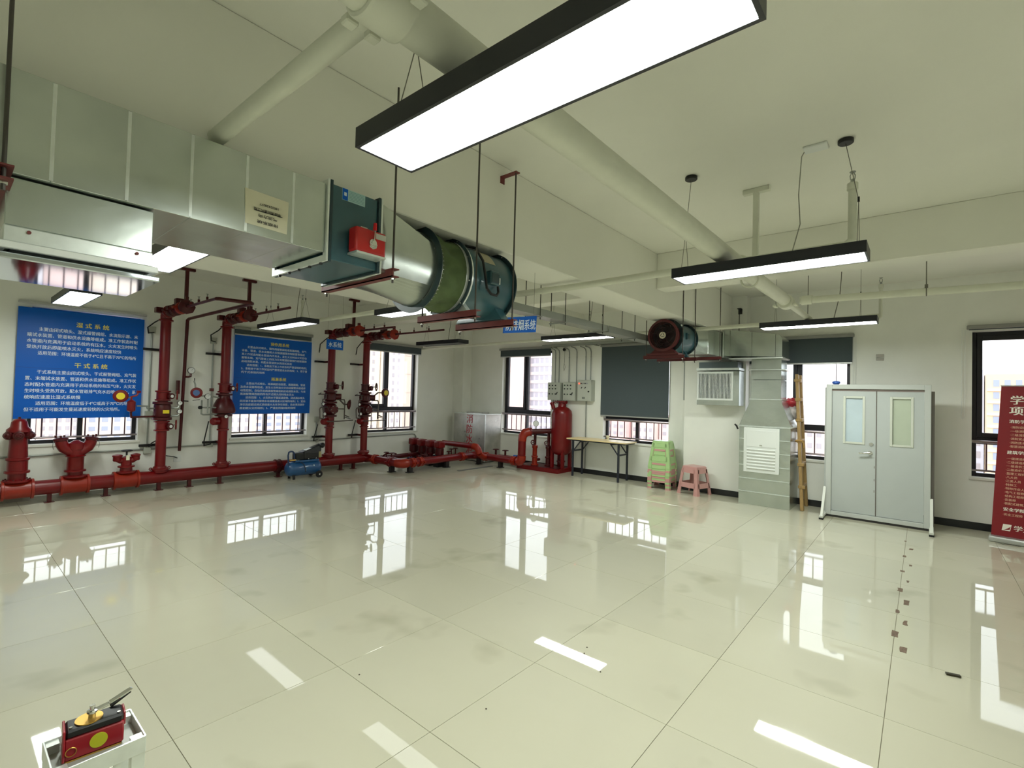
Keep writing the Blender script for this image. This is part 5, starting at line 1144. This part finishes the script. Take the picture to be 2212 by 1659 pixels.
MB().box(8.125, 8.128, ya + fw, yb - fw, z1 - fw - .028, z1 - fw).build('head_shadow_strip', mat('rust_and_shade', (128, 116, 110), .6), t)  # strip colours in the shade below the frame head
def leaf(y0, y1, w0, w1, glass, handle):
    xl_ = 8.128; mb = MB(); zb, zt, wz0, wz1 = .09, z1 - fw - .02, 1.045, 1.665
    mb.box(xl_, xl_ + .045, y0, w0, zb, zt); mb.box(xl_, xl_ + .045, w1, y1, zb, zt); mb.box(xl_, xl_ + .045, w0, w1, zb, wz0); mb.box(xl_, xl_ + .045, w0, w1, wz1, zt)
    o = mb.build('door_leaf', DOORG, t)
    f = MB(); e = .028; x = xl_ - .010
    f.box(x, xl_, w0 - e + .012, w0 + .012, wz0 - e + .012, wz1 + e - .012); f.box(x, xl_, w1 - .012, w1 + e - .012, wz0 - e + .012, wz1 + e - .012); f.box(x, xl_, w0 + .012, w1 - .012, wz0 - e + .012, wz0 + .012); f.box(x, xl_, w0 + .012, w1 - .012, wz1 - .012, wz1 + e - .012)
    f.build('glazing_bead', mat('cream_bead', (206, 210, 198), .4), o, bevel=.003)
    MB().box(xl_ + .015, xl_ + .022, w0, w1, wz0, wz1).build('pane', glass, o)
    if handle:
        hy = y0 + .062
        MB().cyl((xl_, hy, .925), (xl_ - .012, hy, .925), .028, n=20).build('handle_rose', CHROME, o); MB().tube([(xl_ - .012, hy, .925), (xl_ - .045, hy, .925), (xl_ - .05, hy + .03, .922), (xl_ - .05, hy + .12, .912)], .0095, 10).build('lever_handle', CHROME, o)
        MB().cyl((xl_, hy - .012, 1.04), (xl_ - .01, hy - .012, 1.04), .024, n=20).build('lock_cylinder', CHROME, o)
    return o
FROST = mat('frosted_door_glass_blue', (190, 206, 214), .25, noise=.06, nscale=3, spec=.7); FROST2 = mat('frosted_door_glass_green', (186, 196, 176), .25, noise=.06, nscale=3, spec=.7)
leaf(.474, .968, .610, .824, FROST, True); leaf(-.018, .468, .101, .312, FROST2, False)
MB().box(8.122, 8.130, .467, .475, .09, 1.755).build('meeting_gap', mat('meeting_dark', (92, 82, 74), .7), t)
for z in (.72, .55, .40): MB().box(8.1245, 8.128, .485, .492, z, z + .03).build('rust_mark', mat('rust_and_shade', (128, 116, 110), .6), t)
for y in (ya - .008, yb + .008):
    MB().bar((7.835, y, .035), (8.12, y, .40), .035, .03, up=(0, 1, 0)).build('strut', mat('white_strut', (214, 216, 206), .45), t); MB().box(7.80, 8.20, y - .022, y + .022, .02, .05).build('stand_foot', MATS['white_strut'], t, bevel=.003); MB().box(7.79, 7.86, y - .025, y + .025, 0, .02).build('rubber_foot', RUBBER, t)
    MB().box(8.10, 8.20, y - .02, y + .02, .0, .02).build('rubber_foot', RUBBER, t)
tag(MB().lathe([(.03, 0), (.05, .02), (.045, .04), (.02, .05)], (8.165, .93, z1), (0, 0, 1), 14).build('blue_cap', mat('blue_cap', (40, 90, 180), .5)), 'small blue lump lying on top of the door frame', 'cap')

# ------------------------------------------------------------------ roll-up banner
t = thing('roll_up_banner', 'tall crimson roll-up banner with white Chinese lettering at right edge', 'banner', (8.05, -1.0, 0))
U = V(-.150, -.988, 0).normalized(); UP = V(0, -.046, 1).normalized(); O = V(8.16, -.632, .07); Nn = U.cross(UP).normalized()
def bp(u, v, d=0.): return O + U * u + UP * v + Nn * d
MB().hexa([bp(0, 0), bp(.80, 0), bp(.80, 0, -.004), bp(0, 0, -.004)], [bp(0, 1.77), bp(.80, 1.77), bp(.80, 1.77, -.004), bp(0, 1.77, -.004)]).build('print', BANNER, t)
MB().bar(bp(-.005, 1.77, -.002), bp(.805, 1.77, -.002), .02, .012).build('top_rail', ALU, t)
MB().bar(O + U * -.02 + V(.0, 0, -.035), O + U * .82 + V(0, 0, -.035), .16, .068).build('base_cassette', ALU, t, bevel=.02)
MB().cyl(bp(.4, 0, -.03), bp(.4, 1.76, -.03), .008, n=8).build('support_pole', ALU, t)
BW = mat('banner_white', (244, 238, 226), .5); BG = mat('banner_gold', (226, 178, 150), .5)
def bt(nm, s, u, v, sz, m=BW, wd=None, b=.012): text(nm, s, sz, m, t, bp(u, v), U, UP, width=wd, bold=b)
bt('headline', '学天教育', .08, 1.56, .112, wd=.46, b=.03); bt('headline', '项目', .08, 1.435, .112, wd=.225, b=.03)
bt('heading', '消防学院', .085, 1.335, .044, wd=.178, b=.03); bt('heading', '建筑学院', .085, .972, .044, wd=.178, b=.03); bt('heading', '安全学院', .085, .305, .044, wd=.178, b=.03)
for k, s in enumerate(['·消防设施操作员', '·一级消防工程师', '·二级消防工程师', '·消防安全评估师', '·消防技术工程师', '·智慧消防工程师']): bt('list_line', s, .10, 1.272 - k * .045, .031, BG)
for k, s in enumerate(['·一级建造师', '·二级建造师', '·一级造价工程师', '·二级造价工程师', '·监理工程师', '·八大员', '·三类人员', '·特种工', '·特种作业人员', '·电气工程师', '·结构工程师', '·安装师', '·装配式建筑工程师']): bt('list_line', s, .085, .905 - k * .044, .031, BG)
bt('list_line', '·安全工程师', .085, .248, .031, BG)
bt('maker_name', '学天教育', .18, .085, .07, wd=.30, b=.02)
MB().hexa([bp(.085, .07, .001), bp(.155, .07, .001), bp(.155, .07), bp(.085, .07)], [bp(.095, .145, .001), bp(.165, .145, .001), bp(.165, .145), bp(.095, .145)]).build('emblem', BW, t)
MB().prism([bp(.10, .075, .0015), bp(.15, .085, .0015), bp(.158, .125, .0015), bp(.135, .10, .0015)], Nn * .0005).build('emblem_swoosh', BANNER, t)
o = MB().tube([(8.02, -.66, .006), (8.0, -.72, .006), (8.02, -.78, .006), (8.0, -.86, .006)], .003, 5).build('thin_cable', WIRE); tag(o, 'thin wire lying on the floor before the banner base', 'wire')

# ------------------------------------------------------------------ test device on a small steel stand, lower left corner
t = thing('steel_stand', 'small bright steel stand at the lower left corner', 'stand', (.315, 1.735, 0))
sx0, sx1, sy0, sy1, sz = .222, .412, 1.648, 1.815, .60
for x in (sx0, sx1 - .03):
    for y in (sy0, sy1 - .03): MB().box(x, x + .03, y, y + .03, 0, sz - .004).build('leg', GALVB, t)
MB().box(sx0 + .004, sx1 - .004, sy0 + .004, sy1 - .004, sz - .03, sz - .026).build('top_tray', mat('bright_tray', (168, 170, 164), .5, metal=.5), t)
for a, b, c, d in ((sx0, sx1, sy0 - .002, sy0 + .003), (sx0, sx1, sy1 - .003, sy1 + .002), (sx0 - .002, sx0 + .003, sy0, sy1), (sx1 - .003, sx1 + .002, sy0, sy1)): MB().box(a, b, c, d, sz - .045, sz).build('tray_lip', GALVB, t, bevel=.001)
for x in (.275, .325, .352): MB().box(x - .008, x + .008, sy0 + .004, sy0 + .012, .1, sz - .04).build('front_bar', GALVB, t)
MB().box(sx0 + .01, sx1 - .01, sy0 + .03, sy1 - .01, .10, .112).build('shelf', GALVB, t)
t = thing('release_device', 'red and black manual release with chrome lever and brass disc on the stand', 'release device', (.315, 1.73, .574))
R0 = Matrix.Translation((.315, 1.735, .574)) @ Matrix.Rotation(math.radians(-6), 4, 'Z')
def rd(mb, nm, m, par=None, bevel=0.): return mb.xf(R0).build(nm, m, par or t, bevel=bevel)
RDV = mat('crimson_device', (150, 18, 34), .3, coat=.4)
bdy = rd(MB().box(-.062, .062, -.030, .030, .004, .062), 'body', RDV, bevel=.004); rd(MB().box(-.058, .058, -.028, .028, 0, .004), 'base', GOLD)
rd(MB().box(-.060, .060, -.031, .031, .062, .084), 'cover', BLK, bevel=.005); rd(MB().box(-.066, -.060, -.032, .032, .004, .086), 'end_plate', RDV, bevel=.002); rd(MB().box(.060, .066, -.020, .032, .045, .08), 'end_plate', RDV, bevel=.002)
rd(MB().cyl((-.012, 0, .084), (-.012, 0, .087), .030, n=28), 'brass_disc', GOLD); rd(MB().lathe([(.008, 0), (.008, .012), (.012, .013), (.012, .018), (.006, .019), (.006, .032)], (-.006, 0, .087), (0, 0, 1), 14), 'pivot', CHROME)
rd(MB().bar((-.010, 0, .100), (.030, .006, .106), .014, .007), 'lever', CHROME, bevel=.002); rd(MB().bar((.028, .006, .106), (.082, .016, .124), .014, .010), 'lever_grip', CHROME, bevel=.004)
rd(MB().bar((.035, .026, .086), (.080, .034, .108), .012, .004), 'spring_clip', BLK); rd(MB().cyl((.008, -.030, .034), (.008, -.0315, .034), .019, n=24), 'yellow_label', mat('olive_yellow_label', (188, 188, 40), .4), bdy)
rd(MB().torus((-.048, -.032, .028), (0, 1, 0), .011, .0012, 20, 5), 'pull_ring', GOLD, bdy)
for x in (-.05, .05): rd(MB().cyl((x, -.018, .084), (x, -.018, .087), .004, n=10), 'screw', CHROME)

# ------------------------------------------------------------------ marks and scraps on the floor
SCR = mat('brown_tape_residue', (112, 92, 76), .7, noise=.3, nscale=60)
pts = [((345, 205), .05, .018), ((381, 257), .07, .034), ((337, 302), .07, .03), ((376, 362), .06, .022), ((324, 397), .05, .03), ((360, 465), .06, .018), ((311, 517), .09, .034), ((353, 600), .12, .034), ((292, 655), .07, .026), ((344, 730), .09, .024), ((279, 800), .11, .036), ((331, 902), .09, .036)]
import itertools
def floor_pt(px, py):
    d = r_ * ((px - 1106) / 1051.42) - u_ * ((py - 829.5) / 1051.42) + f_; k = -1.574 / d.z; return Vector((d.x * k, d.y * k, 0))
rd_ = random.Random(11)
nth = ['farthest', 'second farthest', 'third farthest', 'fourth farthest', 'fifth farthest', 'sixth farthest', 'seventh farthest', 'fifth nearest', 'fourth nearest', 'third nearest', 'second nearest', 'nearest']
for k, ((a, b), ln, wd) in enumerate(pts):
    p = floor_pt(1840 + a * .33696, 1100 + b * .33696); pol = []
    for u, v in ((-1, -1), (0, -1), (1, -1), (1, 0), (1, 1), (0, 1), (-1, 1), (-1, 0)): pol.append(p + V(u * ln / 2 + rd_.uniform(-.006, .006), v * wd / 2 + rd_.uniform(-.004, .004), .0002))
    o = MB().prism(pol, (0, 0, .0012)).build('tape_residue', SCR); tag(o, '%s brown tape scrap in the row before the door display' % nth[k], 'tape scrap', 'tape scraps on the floor')
p = floor_pt(1840 + 650 * .33696, 1100 + 1068 * .33696)
tag(MB().bar(p + V(-.01, .032, .006), p + V(.008, -.032, .006), .022, .010).build('metal_scrap', mat('dark_metal_scrap', (70, 66, 52), .4, metal=.7)), 'dark metal offcut on the floor right of the tape scraps', 'scrap')
for k, (a, b) in enumerate(((1268, 1375 + 24), (1262, 1412), (1297, 1452), (776, 1458), (1050, 1532))):
    p = floor_pt(a, b); o = MB().lathe([(.002, 0), (.005, .001), (.004, .004), (.001, .005)], p, (0, 0, 1), 6).build('crumb', mat('dark_crumb', (80, 70, 60), .8)); tag(o, ['tiny dark crumb just right of the upper lamp reflection', 'tiny dark crumb touching the lamp reflection strip', 'tiny dark crumb right of the lower end of lamp reflection', 'tiny dark crumb alone on the floor left of centre', 'tiny dark crumb alone on the floor near the bottom centre'][k], 'crumb', 'crumbs on the floor')

# ------------------------------------------------------------------ city outside
GND = -62.
def cmat(n, c, r=.8): return mat('city_' + n, c, r)  # pale city colours have distance haze mixed into them
g = MB().box(-400, 900, -500, 900, GND - 1, GND).build('ground', cmat('haze_ground', (196, 178, 168))); g['kind'] = 'structure'
def tower(label, face, d, u0, u1, z1, depth, body, win, cols, rows, zr, fw=.55, fh=.6, band=None, margin=.05, stuff=False):
    """face 'y': facade looks towards -y at y=d, u along x; face 'x': facade looks towards -x at x=d, u along y."""
    c = ((u0 + u1) / 2, d, GND) if face == 'y' else (d, (u0 + u1) / 2, GND)
    t = thing('tower_block', label, 'building', c, 'buildings outside the windows')
    def bx(a0, a1, e0, e1, zz0, zz1, nm, m, par=None):
        mb = MB(); (mb.box(a0, a1, d + e0, d + e1, zz0, zz1) if face == 'y' else mb.box(d + e0, d + e1, a0, a1, zz0, zz1)); return mb.build(nm, m, par or t)
    bx(u0, u1, 0, depth, GND, z1, 'wall', body)
    W_ = (u1 - u0) * (1 - 2 * margin) / cols; H_ = (zr[1] - zr[0]) / rows
    if band:
        for r in range(rows): bx(u0, u1, -.5, 0, zr[0] + H_ * r, zr[0] + H_ * (r + band[1]), 'floor_band', band[0])
    w0 = None
    mb = MB()
    for r in range(rows):
        for k in range(cols):
            a = u0 + (u1 - u0) * margin + W_ * (k + .5 - fw / 2); zz = zr[0] + H_ * (r + (1 - fh) / 2 + (.15 if band else 0))
            if stuff: (mb.box(a, a + W_ * fw, d - .12, d + .1, zz, zz + H_ * fh) if face == 'y' else mb.box(d - .12, d + .1, a, a + W_ * fw, zz, zz + H_ * fh)); continue
            if w0 is None: w0 = bx(a, a + W_ * fw, -.12, .1, zz, zz + H_ * fh, 'window', win); b0 = (a, zz)
            else: inst(w0, t, (a - b0[0], 0, zz - b0[1]) if face == 'y' else (0, a - b0[0], zz - b0[1]))
    if stuff: mb.build('windows', win, t, kind='stuff')
    return t
WG = cmat('window_grey', (176, 172, 178), .4); WB = cmat('window_blue', (160, 170, 190), .3); CREAM = cmat('cream', (236, 224, 208)); TAN = cmat('tan', (206, 192, 178)); WHT_ = cmat('white', (240, 236, 234)); PNK = cmat('pink', (232, 208, 200)); BLU = cmat('bluegrey', (204, 208, 222)); RDL = cmat('red_roof', (236, 194, 190)); ORG = cmat('orange', (232, 206, 176)); GRY = cmat('grey', (216, 212, 214))
# seen through the left wall
tower('cream tower with two window columns seen past the fourth riser', 'y', 200, 142.5, 152.2, 45, 14, CREAM, WG, 2, 15, (-22, 34), .42, .55, margin=.18)
tower('tan slab joined to the cream tower outside the corner window', 'y', 200.6, 152.2, 162, 45, 14, TAN, cmat('tan_joint', (186, 172, 160)), 1, 6, (-22, 34), .9, .03, margin=.1)
tower('pale cream tower left of the tan slab outside the corner window', 'y', 206, 134.5, 142, 40, 14, cmat('pale_cream', (240, 228, 204)), WG, 1, 14, (-22, 34), .2, .5, margin=.05)
tower('pale blue tower behind the fourth riser window', 'y', 222, 124, 143, 38, 14, BLU, WB, 4, 14, (-22, 34), .5, .55)
for k, (a, b, z, m, nm) in enumerate(((8, 20, -3, GRY, 'pale grey low block outside the far left window, left part'), (20.5, 31, -8, PNK, 'pinkish low block outside the far left window, middle part'), (31.5, 50, -5, CREAM, 'cream low block outside the far left window, right part'), (70, 86, -2, CREAM, 'cream block outside the second window, left part'), (86.5, 110, -6, PNK, 'pinkish block outside the second window, right part'))):
    tower(nm, 'y', 205 + 3 * k, a, b, z, 16, m, WG if k % 2 else WB, 5, 6, (-24, z - 1), .5, .5)
# seen through the right wall
tower('pinkish tower at the left of the window beside control boxes', 'x', 195, 164, 176, 45, 14, PNK, cmat('pink_joint', (206, 184, 178)), 1, 7, (-22, 34), .9, .03)
tower('white office tower with banded glazing beside control boxes', 'x', 212, 140, 169.5, 45, 16, cmat('glazing_lilac', (216, 216, 226), .5), cmat('office_pane', (192, 194, 206), .3), 9, 13, (-24, 36), .6, .55, band=(WHT_, .32), margin=.01)
for k, (a, b, z, m, nm) in enumerate(((104, 118, -9, RDL, 'red-roofed low block behind the folding table, left'), (92, 103.5, -6, PNK, 'pink low block behind the folding table, middle'), (76, 91.5, -8, cmat('rose', (234, 206, 202)), 'rose low block behind the folding table, right'))):
    tower(nm, 'x', 205 + 4 * k, a, b, z, 16, m, WG, 4, 5, (-26, z - 1), .5, .45)
tower('white high-rise with dense window grid behind the ladder', 'x', 208, 24.5, 35.5, 45, 14, WHT_, cmat('grid_grey', (206, 200, 200), .5), 10, 22, (-6, 34), .5, .55, stuff=True)
tower('second white slab beside the dense-grid high-rise', 'x', 214, 21, 24.3, 22, 14, WHT_, cmat('grid_grey', (206, 200, 200), .5), 1, 12, (-6, 20), .5, .4)
for k, (a, b, z, m, nm) in enumerate(((24, 42, -6, PNK, 'pinkish low block behind the ladder'), (10, 23.5, -9, GRY, 'grey low block behind the door display'))):
    tower(nm, 'x', 190 + 4 * k, a, b, z, 16, m, WG, 6, 5, (-26, z - 1), .5, .45)
tower('orange-cream block with balconies behind the red banner', 'x', 200, -30, -14.5, 11.5, 16, ORG, WB, 6, 9, (-22, 10), .55, .55, band=(CREAM, .2))
tower('pale blue block left of the orange block behind the banner', 'x', 206, -14.3, -8, 13, 16, BLU, WG, 3, 9, (-22, 11), .5, .55)
